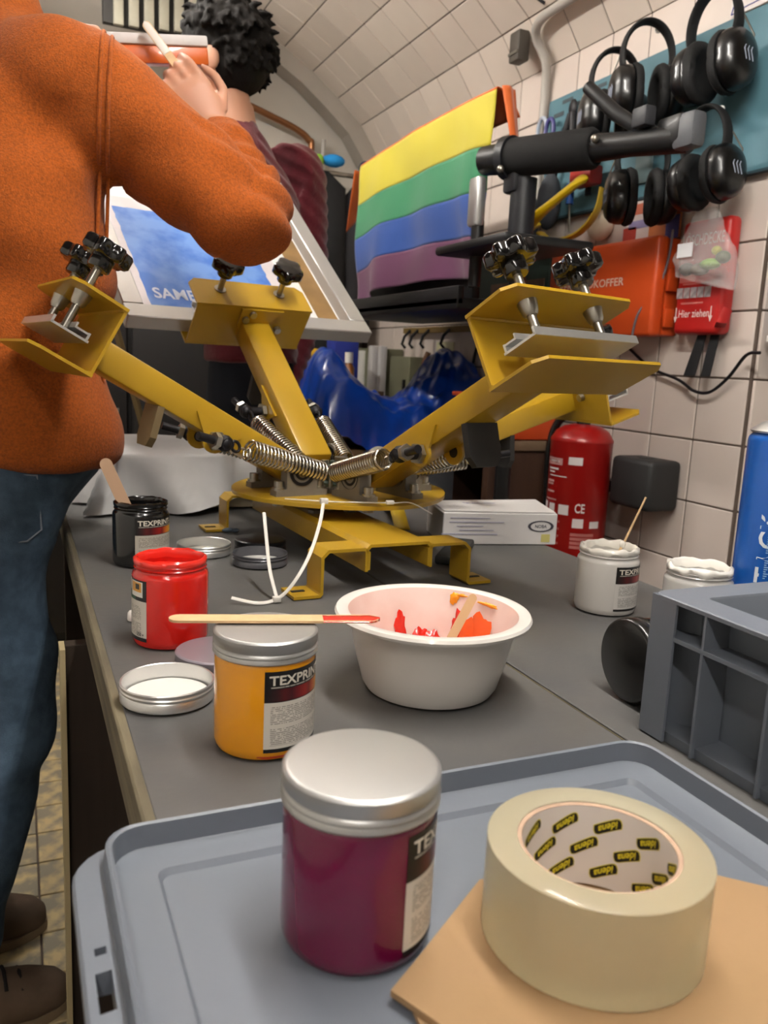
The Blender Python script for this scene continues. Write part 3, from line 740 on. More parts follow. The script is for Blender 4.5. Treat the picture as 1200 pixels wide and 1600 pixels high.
def arm(az, elev, idx, stop_mat, LX=.337, da=0, yo=0):
    th = rad(PH+az+da); rd = V((math.cos(th), math.sin(th), 0)); tn = V((-math.sin(th), math.cos(th), 0))
    e = rad(elev); u = rd*math.cos(e)+V((0, 0, math.sin(e))); nn = -rd*math.sin(e)+V((0, 0, math.cos(e)))
    piv = V((PC.x, PC.y, PC.z+.037))+rd*.1
    M = frame(piv, u, tn, nn)
    root = obj('print_arm', G(M).box((LX/2-.004, 0, .0), (LX+.012, .060, .042), .004), m_yel, press, smooth=35)
    # head channel
    W_ = .1204; zt = .0535; zb = -.0403; xo = LX; MH = M; M = M @ TR(0, yo, 0)
    g = G(M)
    # back plate
    g.box((xo+.002, 0, (zt+zb)/2), (.004, 2*W_-.004, zt-zb-.006))
    def flange(z, out, sgn):
        ch = .014
        poly = [(xo, -W_), (xo+out-ch, -W_), (xo+out, -W_+ch), (xo+out, W_-ch), (xo+out-ch, W_), (xo, W_)]
        g.prism(poly, z-.002, z+.002)
        bw = g  # rounded bend between plate and flange
        g.tube([(xo+.0035, -W_+.002, z-sgn*.0015), (xo+.0035, W_-.002, z-sgn*.0015)], .0035, 10)
    flange(zt, .074, 1); flange(zb, .082, -1)
    hd = obj('head_channel', g, m_yel, root, smooth=30)
    # gusset with two bolts on the back of the plate
    gp = [(-.058, .047), (.030, .047), (.030, .010), (.020, -.012), (-.012, -.012), (-.026, .010)]
    obj('gusset', G(M @ frame((xo-.0045, 0, .004), V((0, 1, 0)), V((0, 0, 1)), V((1, 0, 0)))).prism(gp, 0, .004), m_yel, root, smooth=30)
    for y, z in ((.006, .037), (.018, .024), (-.056, .004)): obj('plate_bolt', G(M).tube([(xo-.010, y, z+.004), (xo-.002, y, z+.004)], [.0068, .0075], 12), m_steel, root, smooth=30)
    # clamp bar: aluminium profile
    g = G(M); zc = -.004
    g.box((xo+.044, 0, zc), (.050, .196, .003)); g.box((xo+.0225, 0, zc+.005), (.003, .196, .012)); g.box((xo+.068, 0, zc+.004), (.003, .196, .010))
    g.box((xo+.033, 0, zc+.009), (.018, .196, .0025)); g.box((xo+.041, 0, zc+.0125), (.0025, .196, .006))
    obj('clamp_bar', g, m_alu, root, smooth=30)
    for y in (-.062, .062):
        xs = xo+.046
        g = G(M); pts = [(xs, y, zc), (xs, y, zt+.042)]
        rr = []; pp = []
        for i in range(73):
            pp.append((xs, y, zc+(zt+.042-zc)*i/72)); rr.append(.0060 if i % 2 else .0052)
        g.tube(pp, rr, 10)
        sc = obj('screw', g, m_steel, root, smooth=60)
        obj('sleeve_nut', G(M).tube([(xs, y, zt-.020), (xs, y, zt-.016), (xs, y, zt-.002)], [.0075, .0100, .0125], 16).tube([(xs, y, zt+.002), (xs, y, zt+.0035)], .0115, 14), m_steel, sc, smooth=40)
        star_knob(M @ TR(xs, y, zt+.034) @ RZ(13*idx+(9 if y > 0 else 0)), root, 7 if idx != 1 else 5, .033 if idx != 1 else .031)
    M = MH
    # rubber stop plate below the arm
    poly = [(-.030, 0), (-.030, -.046), (-.020, -.060), (.020, -.060), (.030, -.046), (.030, 0)]
    obj('stop_plate', G(M @ frame((.232, 0, -.02), V((0, 1, 0)), V((.25, 0, 1)).normalized(), V((1, 0, -.25)).normalized())).prism(poly, -.005, .005), stop_mat, root, smooth=30)
    # ears with cross rod, eye bolts and springs
    for y in (-.0325, .0325):
        g = G(M); poly = [(.105, 0)]+[(.140+.019*math.cos(rad(180+20*i)), -.024+.019*math.sin(rad(180+20*i))) for i in range(10)]+[(.185, 0)]
        g.prism(poly, -.002, .002, M=frame((0, y, 0), V((1, 0, 0)), V((0, 0, 1)), V((0, -1, 0)))); obj('ear_plate', g, m_yel, root, smooth=30)
    rx, rz = .140, -.024
    for sgn in (-1, 1):
        g = G(M); g.cyl((rx, sgn*.030, rz), (rx, sgn*.082, rz), .0085, n=14)
        rod = obj('cross_rod', g, m_blk, root, smooth=40)
        g = G(M).cyl((rx, sgn*.036, rz), (rx, sgn*.044, rz), .0150, n=6)
        obj('rod_nut', g, m_steel, rod, smooth=30)
        # eye bolt clamped through the rod, pointing at its spring post
        post = posts[(idx_of[az]+(0 if sgn > 0 else 3)) % 4]
        eye_c = M @ V((rx, sgn*.072, rz)); d = (post-eye_c).normalized()
        g = G().cyl(eye_c-d*.045, eye_c+d*.012, .0062, n=12).ell(eye_c, .0125, 12).tube([eye_c+d*.018+(d*math.cos(t_)+V((0, 0, 1))*math.sin(t_))*.0075 for t_ in [2*math.pi*i/14 for i in range(14)]], .0024, 8, closed=True)
        eb = obj('eye_bolt', g, m_blk, root, smooth=40)
        obj('eye_nut', G().cyl(eye_c-d*.019, eye_c-d*.011, .0120, n=6), m_steel, eb, smooth=30)
        obj('spring', helix(eye_c+d*.024, post, .0150, 22, .0021, .014), m_spring, root, smooth=60)
    # pillow block bearings and shaft
    for sgn in (-1, 1):
        c = piv+tn*(sgn*.046); B_ = frame((c.x, c.y, PC.z), rd, V((0, 0, 1)), tn)
        hh = piv.z-PC.z
        poly = [(-.044, 0), (-.044, .009), (-.026, .011)]+[(.026*math.cos(rad(180-12*i)), hh+.026*math.sin(rad(180-12*i))) for i in range(16)]+[(.026, .011), (.044, .009), (.044, 0)]
        pb = obj('pillow_block', G(B_).prism(poly, -.011, .011), m_iron, root, smooth=35)
        for k_ in (-1, 1):
            obj('bearing_ring', G(B_ @ TR(0, hh, k_*.0112)).lathe([(.0215, -.001), (.0215, .0012), (.017, .0012), (.016, -.0005), (.0125, -.0005), (.012, .0015), (.0085, .0015)], 28, caps=False), m_blk, pb)
        for k_ in (-1, 1):
            q = c+rd*(k_*.035); q2 = V((q.x, q.y, PC.z-.015)); q = V((q.x, q.y, PC.z+.009))
            obj('block_bolt', G().cyl(q2, q2+V((0, 0, .009)), .0095, n=6).cyl(q2+V((0, 0, .008)), q+V((0, 0, .004)), .005, n=10).cyl(q, q+V((0, 0, .004)), .0105, n=18).cyl(q+V((0, 0, .004)), q+V((0, 0, .014)), .0075, n=14), m_steel, pb, smooth=35)
    obj('shaft', G().cyl(piv-tn*.058, piv+tn*.058, .0078, n=18), mat('brass_shaft', '#8f7a45', .35, metal=.8), root, smooth=40)
    return root, M
idx_of = {0: 0, 90: 1, 180: 2, -90: 3}
m_stop_tan = mat('tan_plate', '#6b5a3c', .6, var=.1); m_stop_dk = mat('dark_rubber', '#232120', .7, var=.2, vscale=30)
armA, MA = arm(0, 29.3, 0, m_stop_tan, .354, -.7); armB, MB_ = arm(-90, 40.6, 1, m_stop_dk, .343, 0, .0064)
armC, MC = arm(90, 29.5, 2, m_stop_dk, .368, 5.8); armD, MD = arm(180, 18.3, 3, m_stop_dk, .382, -5.2)
# ------------------------------------------------------------------ silk screen held in the far head
def silk_screen():
    xo = .343+.026; M = MB_ @ TR(xo, 0, -.0215) @ RY(1.5); w2 = .237; w1 = -.297; L = .62; fw = .040; th = .030
    o_ = M @ V((0, 0, 0)); t = thing('silk_screen', tuple(o_), 'white aluminium silk screen with blue motif, clamped in the far press arm', 'silk screen')
    m_fr = mat('frame_aluminium', '#b9b8b6', .35, metal=.55, var=.06, vscale=10)
    for nm, a, b in (('frame_rail', (0, w1), (fw, w2)), ('frame_rail', (L-fw, w1), (L, w2)), ('frame_rail', (fw, w1), (L-fw, w1+fw)), ('frame_rail', (fw, w2-fw), (L-fw, w2))):
        obj(nm, G(M).box(((a[0]+b[0])/2, (a[1]+b[1])/2, 0), (b[0]-a[0], b[1]-a[1], th), .002, seg=1), m_fr, t)
    mesh = obj('mesh', G(M).box((L/2, (w1+w2)/2, -th/2+.001), (L-2*fw+.004, w2-w1-2*fw+.004, .001)), mat('white_mesh', '#d8d6d4', .6, var=.04), t, smooth=None)
    zt = -th/2+.0018
    obj('packing_tape', G(M).box((L/2, w1+.069, zt+.0004), (L-2*fw, .050, .0006)), mat('brown_packing_tape', '#86673a', .6, var=.2, vscale=20, bump=.15, bscale=30), mesh)
    # blue motif, ragged edges, white letters
    def ragged(x0_, x1_, y0_, y1_, z, seed, amp=.004):
        p = []; n = 24
        for (ax, ay), (bx, by) in (((x0_, y0_), (x1_, y0_)), ((x1_, y0_), (x1_, y1_)), ((x1_, y1_), (x0_, y1_)), ((x0_, y1_), (x0_, y0_))):
            for i in range(n):
                s = i/n; x, y = ax+(bx-ax)*s, ay+(by-ay)*s; q = amp*noise.noise(V((x*60, y*60, seed)))
                p.append((x+q, y+q))
        return p
    obj('white_ink', G(M).prism(ragged(.045, .46, -.165, w2-.046, zt, 4.0, .008), zt, zt+.0003), mat('smeared_white_ink', '#c9c2c4', .5, var=.1, vscale=25), mesh, smooth=None)
    mo = obj('blue_motif', G(M).prism(ragged(.058, .42, -.128, .168, zt, 2.0), zt+.0004, zt+.0008), mat('blue_ink', '#2f63b5', .5, col2='#5f87c6', vscale=14, wear=.25), mesh, smooth=None)
    # lettering reads from the bench side: text x = -tangent, text up = +u
    TM = M @ frame((.100, .155, zt+.0012), V((0, -1, 0)), V((1, 0, 0)), V((0, 0, 1)))
    obj('lettering', text_flat(G(), 'SAME GAME', TM, .034, .200, .02), mat('pale_letter_ink', '#c6cede', .5), mesh, fixn=False, smooth=None)
    return t
silk_screen()
# ------------------------------------------------------------------ zip ties on the turntable
m_zip = mat('white_nylon', '#d2cec6', .4)
def zip_tie():
    t = thing('cable_tie', (.299, 1.008, TZ), 'white cable tie looped from the turntable down to the bench', 'cable tie')
    pts = [(.397, 1.108, .852), (.376, 1.06, .832), (.344, 1.0, .807), (.318, .965, .787), (.300, .962, .765), (.285, .966, .7535), (.262, .962, .753), (.234, .975, .758)]
    def smooth_path(p, n=40):
        p = [V(q) for q in p]; out = []
        for i in range(len(p)-1):
            a = p[max(i-1, 0)]; b = p[i]; c_ = p[i+1]; d = p[min(i+2, len(p)-1)]
            for k_ in range(8):
                s = k_/8; out.append(.5*((2*b)+(c_-a)*s+(2*a-5*b+4*c_-d)*s*s+(3*b-a-3*c_+d)*s**3))
        return out+[p[-1]]
    obj('strap', G().tube(smooth_path(pts), .0024, 8, flat=.4), m_zip, t)
    obj('strap_end', G().tube(smooth_path([(.291, .972, .7535), (.289, 1.0, .784), (.292, 1.03, .819), (.298, 1.065, .846)]), .0024, 8, flat=.4), m_zip, t)
    obj('tie_head', G().box((.397, 1.106, .8525), (.011, .008, .008), .001), m_zip, t); obj('tie_head', G().box((.289, .967, .7545), (.010, .008, .007), .001), m_zip, t)
    t = thing('cable_tie', (.47, 1.08, PC.z), 'thin white cable tie lying along the turntable front edge', 'cable tie')
    obj('strap', G().tube(smooth_path([(.36, 1.175, PC.z+.003), (.42, 1.135, PC.z+.004), (.46, 1.118, PC.z+.005), (.505, 1.112, PC.z+.004), (.535, 1.105, PC.z+.0045), (.562, 1.088, PC.z-.010)]), .0018, 6, flat=.5), m_zip, t)
    obj('tie_head', G().box((.503, 1.112, PC.z+.005), (.012, .006, .006), .001), m_zip, t)
    return smooth_path
smooth_path = zip_tie()
# ------------------------------------------------------------------ further things on the bench
def glove_box():
    M = TR(.770, 1.262, TZ+.0008) @ RZ(-13); t = thing('glove_box', (.770, 1.262, TZ), 'white cardboard dispenser box on the bench behind the press', 'box')
    m_w = mat('white_carton', '#c9c6c4', .6, var=.04)
    b = obj('carton', G(M).box((0, .0, .0275), (.205, .115, .055), .0012, seg=1), m_w, t, smooth=30)
    obj('open_flap', G(M).sheet([(-.100, -.05, .0562), (.100, -.055, .0562), (.102, .052, .062), (-.098, .05, .0570)], .0006, (0, 0, 1)), m_w, t)
    m_p = mat('carton_blue_print', '#5a5f96', .6); m_k = mat('carton_dark_print', '#3c3a44', .6)
    g = G(M); TM = frame((.060, .020, .0602), V((-1, 0, .0)), V((0, -1, -.03)), V((0, -.03, 1)))
    text_flat(g, 'www.nobamed.de', TM, .009, .11); obj('lettering', g, m_p, b, fixn=False, smooth=None)
    g = G(M); text_flat(g, 'NOBA', frame((.062, -.0579, .030), V((1, 0, 0)), V((0, 0, 1)), V((0, -1, 0))), .006, .022, .01)
    for s in range(28):
        a = 2*math.pi*s/28; g.box((.073+.021*math.cos(a), -.0579, .033+.009*math.sin(a)), (.005, .0004, .0018))
    obj('lettering', g, m_k, b, fixn=False, smooth=None)
    g = G(M)
    for i in range(5): g.box((-.055+.012*(i % 2), -.0579, .046-.007*i), (.07+.03*math.sin(i*2), .0004, .0018))
    obj('print_line', g, mat('carton_grey_print', '#9a98a8', .7), b, smooth=None)
    obj('printed_square', G(M).box((.083, -.0579, .012), (.016, .0004, .014)), mat('carton_yellow_print', '#b9b06a', .7), b, smooth=None)
glove_box()
def black_tool():
    a = V((.600, 1.100, TZ+.0008)); M = TR(.640, 1.150, TZ+.0008) @ RZ(52)
    t = thing('plastic_tool', (.655, 1.178, TZ), 'flat black plastic tool with cut-outs lying in front of the white box', 'tool')
    o = obj('tool_body', G(M).box((0, 0, .007), (.150, .040, .014), .004), mat('dull_black_plastic', '#232524', .6, var=.1, vscale=20), t, smooth=35)
    cut(o, [((.645, 1.157, TZ+.015), (.022, .018, .02)), ((.660, 1.187, TZ+.015), (.022, .016, .02))])
    obj('tool_inlay', G(M).box((.012, .0, .006), (.016, .010, .009)), mat('teal_inlay', '#3f6f66', .6), t)
black_tool()
obj('plastic_strap', G().grid(lambda u, v: (.628+.06*u+.026*v, 1.36+.19*u-.01*v, TZ+.0018+.030*math.sin(math.pi*u)*(.35+.65*u)), 20, 2), mat('yellow_strap', '#c4a416', .5, var=.1, vscale=20), None, solid=.0015,
    label='bent yellow plastic strap on the bench under the turntable', cat='strap')
obj('lint_scrap', G().ell((.327, 1.392, TZ+.0045), (.012, .006, .004), 10).ell((.338, 1.388, TZ+.0045), (.007, .006, .004), 8), mat('blue_grey_lint', '#4c5a68', .9), None, label='small blue-grey scrap lying behind the lids', cat='scrap')
obj('cap', G().lathe([(0, .0), (.006, 0), (.0065, .002), (.006, .009), (.0045, .011), (0, .0115)], 20, c=(.113, .938, TZ+.0008)), m_white_pl, None, label='tiny white cap half hidden behind the red jar', cat='cap')
# draped white cloth over a low machine at the far bench end
def draped():
    t = thing('draped_machine', (.36, 1.73, TZ), 'low machine under a grey-white dust sheet at the far bench end', 'machine')
    obj('machine_body', G().box((.385, 1.735, TZ+.055), (.40, .24, .106), .006), mat('cream_machine', '#b5ab90', .6), t)
    m_cl = mat('dust_sheet', '#b4b4b4', .85, col2='#cfcfcd', vscale=5, bump=.25, bscale=18, sheen=.2)
    x0, x1, y0, y1, zt = .165, .600, 1.585, 1.87, .866
    def fn(u, v):
        # u around perimeter of skirt (front-left wrap), v: 0 top inner .. 1 hem
        per = [(x1+.02, y0-.005), (x0, y0), (x0-.01, y1), (x1, y1), (x1+.02, y0-.005)]
        s = u*4; i = min(int(s), 3); q = s-i; ax, ay = per[i]; bx, by = per[i+1]; x, y = ax+(bx-ax)*q, ay+(by-ay)*q
        cx_, cy_ = (x0+x1)/2, (y0+y1)/2
        if v < .4:
            k_ = v/.4; xx, yy = cx_+(x-cx_)*k_, cy_+(y-cy_)*k_; z = zt+.012*(yy-y0)/(y1-y0)+.006*noise.noise(V((xx*11, yy*11, 0)))-.006*k_**6
        else:
            k_ = (v-.4)/.6; d = V((x-cx_, y-cy_)).normalized(); fold = ((1-abs(math.sin(u*31+1.2*k_)))*1.8-.5+.5*math.sin(u*67+2*k_))*.026*k_**.8 + .015*k_
            if u < .25 and q < .45: fold += .05*k_*(1-q/.45)
            if .25 <= u < .5: fold += .015*k_
            xx, yy = x+d.x*fold, y+d.y*fold; z = zt-.004-(.108-.02*max(0, math.sin(u*17)))*k_+.004*noise.noise(V((u*30, k_*4, 2)))
            if u < .25 and q < .6: z += .045*k_*(1-q/.6)
        return (xx, yy, z)
    obj('dust_sheet', G().grid(fn, 160, 30), m_cl, t, smooth=180, fixn=True)
draped()
# ------------------------------------------------------------------ right wall: board, ear defenders, tools
m_board = mat('teal_pegboard', '#4f7682', .55, var=.08, vscale=6)
bx_ = WX-.016
board = thing('tool_board', (bx_, 1.87, 1.507), 'teal painted tool board fixed to the tiled wall', 'tool board')
obj('board_panel', G().box((bx_, 1.825, 1.667), (.014, .86, .344), .002, seg=1), m_board, board)
obj('lower_edge', G().box((bx_-.002, 1.825, 1.496), (.016, .86, .006)), mat('board_dark_edge', '#2c4048', .6), board)
for y, z, dy, dz in ((2.20, 1.79, .05, .012), (2.16, 1.82, .05, .010), (2.12, 1.80, .045, .012), (2.02, 1.82, .07, .010), (1.96, 1.80, .05, .010), (1.90, 1.80, .03, .06), (1.915, 1.60, .012, .10), (2.21, 1.60, .02, .10)):
    obj('painted_outline', G().box((bx_-.0073, y, z), (.0008, dy, dz)), mat('outline_grey', '#3c474c', .7), board, smooth=None)
m_muff = mat('ear_cup_black', '#060607', .34, coat=.2); m_foam = mat('ear_foam_black', '#0a0a0b', .75); m_white_dot = mat('white_rivet', '#d8d8d4', .4)
def ear_defender(y, z, yaw, tilt, label, x=WX-.105, spread=.034, s=1.28):
    t = thing('ear_defender', (x, y, z), label, 'ear defenders', 'ear defenders hanging on the teal board')
    M = TR(x, y, z) @ RX(tilt) @ RZ(yaw) @ Matrix.Scale(s, 4)
    pts = []; hw = spread+.012
    for i in range(25):
        a = rad(-25+230*i/24); pts.append((hw*1.0*math.cos(a), 0, .045+.062*math.sin(a)*(1 if math.sin(a) > 0 else .9)))
    band = obj('headband', G(M).tube(pts, .013, 12, flat=.35), m_foam, t, smooth=60)
    g = G(M)
    for i in (7, 11, 15): g.tube([V(pts[i])+V((0, -.0125, 0)), V(pts[i])+V((0, -.016, 0))], .0055, 12)
    obj('rivet', G(M).tube([V(pts[15])+V((0, -.0115, 0)), V(pts[15])+V((0, -.0150, 0))], .0060, 14), m_white_dot, band)
    for sg in (-1, 1):
        C_ = M @ frame((sg*spread, 0, -.02), V((0, 1, 0)), V((0, 0, 1)), V((sg, 0, 0)))
        cup = obj('ear_cup', G(C_).lathe([(0, .032), (.020, .0315), (.031, .028), (.0375, .020), (.040, .009), (.040, .0), (.036, -.004)], 32, mod=lambda a, z_: 1+.22*abs(math.sin(a))), m_muff, t, smooth=50)
        obj('ear_cushion', G(C_).lathe([(.041, -.004), (.043, -.010), (.040, -.018), (.028, -.020), (.022, -.012), (0, -.010)], 28, mod=lambda a, z_: 1+.22*abs(math.sin(a))), m_foam, cup, smooth=60)
        obj('wire_yoke', G(M).tube([(sg*(spread+.012), -.030, -.01), (sg*(spread+.022), -.028, .02), (sg*(spread+.014), -.01, .05)], .0016, 8), m_steel, cup)
        g = G(C_)
        for k_ in range(3): g.tube([(-.012+.009*k_, -.010, .0318), (-.006+.009*k_, .006, .0322), (-.010+.009*k_, .012, .0315)], .0011, 6)
        obj('cup_logo', g, mat('cup_print', '#8f96a6', .5), cup)
ear_defender(1.812, 1.700, 160, -4, x=WX-.125, label= 'black ear defenders hanging at the left end of the upper row')
ear_defender(1.690, 1.725, 158, -5, x=WX-.13, label= 'black ear defenders hanging in the middle of the upper row')
ear_defender(1.508, 1.735, 100, -6, label= 'black ear defenders hanging rightmost in the upper row, by the paper sign')
ear_defender(1.672, 1.492, 155, -4, x=WX-.13, label= 'black ear defenders hanging lower left, above the red blanket pouch')
ear_defender(1.495, 1.505, 98, -8, s=1.2, label= 'black ear defenders hanging lower right with a bent wire yoke')
# red clamp and tools on the board
def board_tools():
    m_red = mat('red_plastic', '#a52a22', .4, coat=.2)
    t = thing('bar_clamp', (1.44, 1.99, 1.56), 'red plastic bar clamp hanging on the teal board', 'clamp')
    obj('jaw', G().box((1.435, 1.985, 1.685), (.045, .075, .045), .008), m_red, t); obj('jaw', G().box((1.435, 1.985, 1.575), (.045, .095, .05), .008), m_red, t)
    obj('bar', G().box((1.45, 1.99, 1.63), (.008, .018, .20)), m_blk, t); obj('blue_grip', G().cyl((1.44, 2.0, 1.70), (1.44, 2.0, 1.76), .012), mat('blue_grip', '#1d4b8f', .5), t)
    t = thing('pliers', (1.45, 2.12, 1.60), 'dark pliers hanging on the teal board left of the red clamp', 'pliers')
    obj('handle', G().tube([(1.462, 2.115, 1.77), (1.455, 2.14, 1.70), (1.455, 2.17, 1.60)], [.012, .010, .008], 10), m_blk, t)
    obj('handle', G().tube([(1.462, 2.105, 1.77), (1.455, 2.09, 1.70), (1.455, 2.10, 1.62)], [.012, .010, .008], 10), m_blk, t)
    obj('jaw', G().ell((1.462, 2.11, 1.785), (.008, .018, .025), 12), m_blk, t)
    t = thing('scissors', (1.45, 2.26, 1.68), 'scissors with glossy clear handles at the left end of the board', 'scissors')
    obj('handle', G().tube([(1.455, 2.25+.022*math.cos(a), 1.755+.035*math.sin(a)) for a in [2*math.pi*i/20 for i in range(20)]], .006, 8, closed=True), mat('glossy_clear', '#a9b4c4', .1, coat=.6), t)
    obj('handle', G().tube([(1.452, 2.205+.020*math.cos(a), 1.745+.032*math.sin(a)) for a in [2*math.pi*i/20 for i in range(20)]], .006, 8, closed=True), mat('violet_grip', '#3f3d78', .4), t)
    obj('blade', G().tube([(1.46, 2.23, 1.72), (1.46, 2.24, 1.58)], [.010, .003], 8, flat=.3), m_steel, t)
    # yellow visor and goggles
    m_yp = mat('yellow_visor', '#d9b80c', .35, coat=.3)
    t = thing('safety_visor', (1.42, 2.03, 1.42), 'bright yellow safety visor hanging below the teal board', 'visor')
    obj('brow_guard', G().tube(smooth_path([(1.35, 2.10, 1.455), (1.30, 2.06, 1.44), (1.31, 2.0, 1.47), (1.37, 1.955, 1.535), (1.40, 1.95, 1.56)]), [.026]*33, 12, flat=.45, up=(0, 0, 1)), m_yp, t)
    obj('side_guard', G().box((1.335, 2.10, 1.462), (.03, .05, .05), .008), m_yp, t)
    obj('head_strap', G().tube(smooth_path([(1.36, 2.07, 1.43), (1.37, 2.02, 1.405), (1.40, 1.95, 1.42), (1.42, 1.905, 1.47), (1.43, 1.90, 1.53)]), .018, 10, flat=.35), mat('amber_strap', '#b3962a', .4), t)
    t = thing('dust_mask', (1.45, 1.97, 1.43), 'pale round dust mask hanging behind the yellow visor', 'mask')
    obj('mask_shell', G().ell((1.468, 1.945, 1.447), (.022, .052, .040), 20), mat('pale_mask', '#c7b7a2', .9), t)
    t = thing('gloves', (1.44, 2.12, 1.38), 'dark work gloves hanging under the board beside the yellow visor', 'gloves')
    for c_, r_ in (((1.432, 2.15, 1.535), (.03, .045, .08)), ((1.405, 2.20, 1.49), (.026, .035, .065))): obj('glove', G().ell(c_, r_, 16), mat('dark_glove', '#2c3036', .85, var=.2, vscale=20), t)
    t = thing('screwdriver', (1.45, 2.06, 1.52), 'blue handled screwdriver hanging under the red clamp', 'screwdriver')
    obj('handle', G().tube([(1.44, 2.058, 1.515), (1.44, 2.06, 1.57)], .011, 10), mat('blue_grip', '#1d4b8f', .5), t); obj('shank', G().cyl((1.445, 2.055, 1.44), (1.44, 2.058, 1.515), .003, n=8), m_steel, t)
    t = thing('pouch', (1.455, 1.80, 1.53), 'small clear pouch with papers pinned on the teal board', 'pouch')
    obj('pouch_film', G().box((1.473, 1.795, 1.575), (.004, .065, .085), .001), mat('dull_pouch', '#71868a', .25, coat=.3), t)
board_tools()
# first aid case, leaflets
def first_aid():
    m_or = mat('orange_case', '#c4491a', .38, coat=.15, var=.04)
    x0_, x1_ = 1.405, 1.492; y0_, y1_ = 1.632, 2.075; z0_, z1_ = 1.145, 1.382
    t = thing('first_aid_case', (1.45, 1.85, z0_), 'orange first aid case mounted on the tiled wall', 'first aid case')
    b = obj('case_front', G().box((1.4225, (y0_+y1_)/2, (z0_+z1_)/2), (.037, y1_-y0_, z1_-z0_), .010, seg=3), m_or, t)
    obj('case_back', G().box((1.468, (y0_+y1_)/2, (z0_+z1_)/2), (.049, y1_-y0_-.006, z1_-z0_-.006), .008), m_or, t)
    obj('latch', G().box((1.455, y0_-.002, 1.28), (.032, .012, .055), .004), m_or, t); obj('latch', G().box((1.455, y0_-.002, 1.19), (.032, .012, .045), .004), m_or, t)
    obj('cord', G().tube(smooth_path([(1.44, y0_-.004, 1.395), (1.432, y0_-.008, 1.33), (1.425, y0_+.01, 1.26), (1.402, y0_+.045, 1.20), (1.400, y0_+.06, 1.13)]), .003, 8), mat('grey_cord', '#6a6064', .6), t)
    lw = mat('case_letter', '#d8bfae', .6); F = lambda y, z: frame((1.4035-.0004, y, z), V((0, -1, 0)), V((0, 0, 1)), V((-1, 0, 0)))
    obj('lettering', text_flat(G(), 'VERBANDKOFFER', F(2.02, 1.272), .020, .275, .01), lw, b, fixn=False, smooth=None)
    obj('lettering', text_flat(G(), 'Erste Hilfe', F(2.0, 1.245), .010, .09), lw, b, fixn=False, smooth=None)
    t = thing('leaflet', (1.48, 1.78, 1.382), 'red and white leaflet standing on top of the orange case', 'leaflet')
    obj('sheet', G().box((1.478, 1.795, 1.436), (.004, .135, .108)), mat('leaflet_white', '#c9bdb9', .6, var=.05), t)
    obj('printed_band', G().box((1.4755, 1.795, 1.470), (.001, .12, .026)), mat('leaflet_red', '#b8664f', .6), t); obj('printed_band', G().box((1.4755, 1.83, 1.410), (.001, .05, .035)), mat('leaflet_red2', '#a83a30', .6), t)
    obj('printed_band', G().box((1.4755, 1.785, 1.432), (.001, .10, .02)), mat('leaflet_violet', '#8d86ad', .6), t)
    t = thing('leaflet', (1.47, 1.69, 1.382), 'orange and blue leaflet behind the lower ear defenders', 'leaflet')
    obj('sheet', G().box((1.472, 1.695, 1.436), (.004, .11, .105)), mat('leaflet_orange', '#b5683a', .6, var=.2, vscale=20), t); obj('printed_band', G().box((1.4695, 1.665, 1.41), (.001, .045, .055)), mat('leaflet_blue', '#39397a', .6), t)
first_aid()
# dark picture box left of the case
t = thing('tool_case', (1.44, 2.35, 1.2), 'dark green flat tool case on the wall left of the orange case', 'case')
obj('case', G().box((1.45, 2.30, 1.325), (.075, .42, .17), .006), mat('dark_green_case', '#37453f', .5, var=.2, vscale=12), t)
obj('printed_panel', G().box((1.4115, 2.26, 1.29), (.002, .30, .05)), mat('brown_print', '#7d6152', .6, var=.4, vscale=25), t)
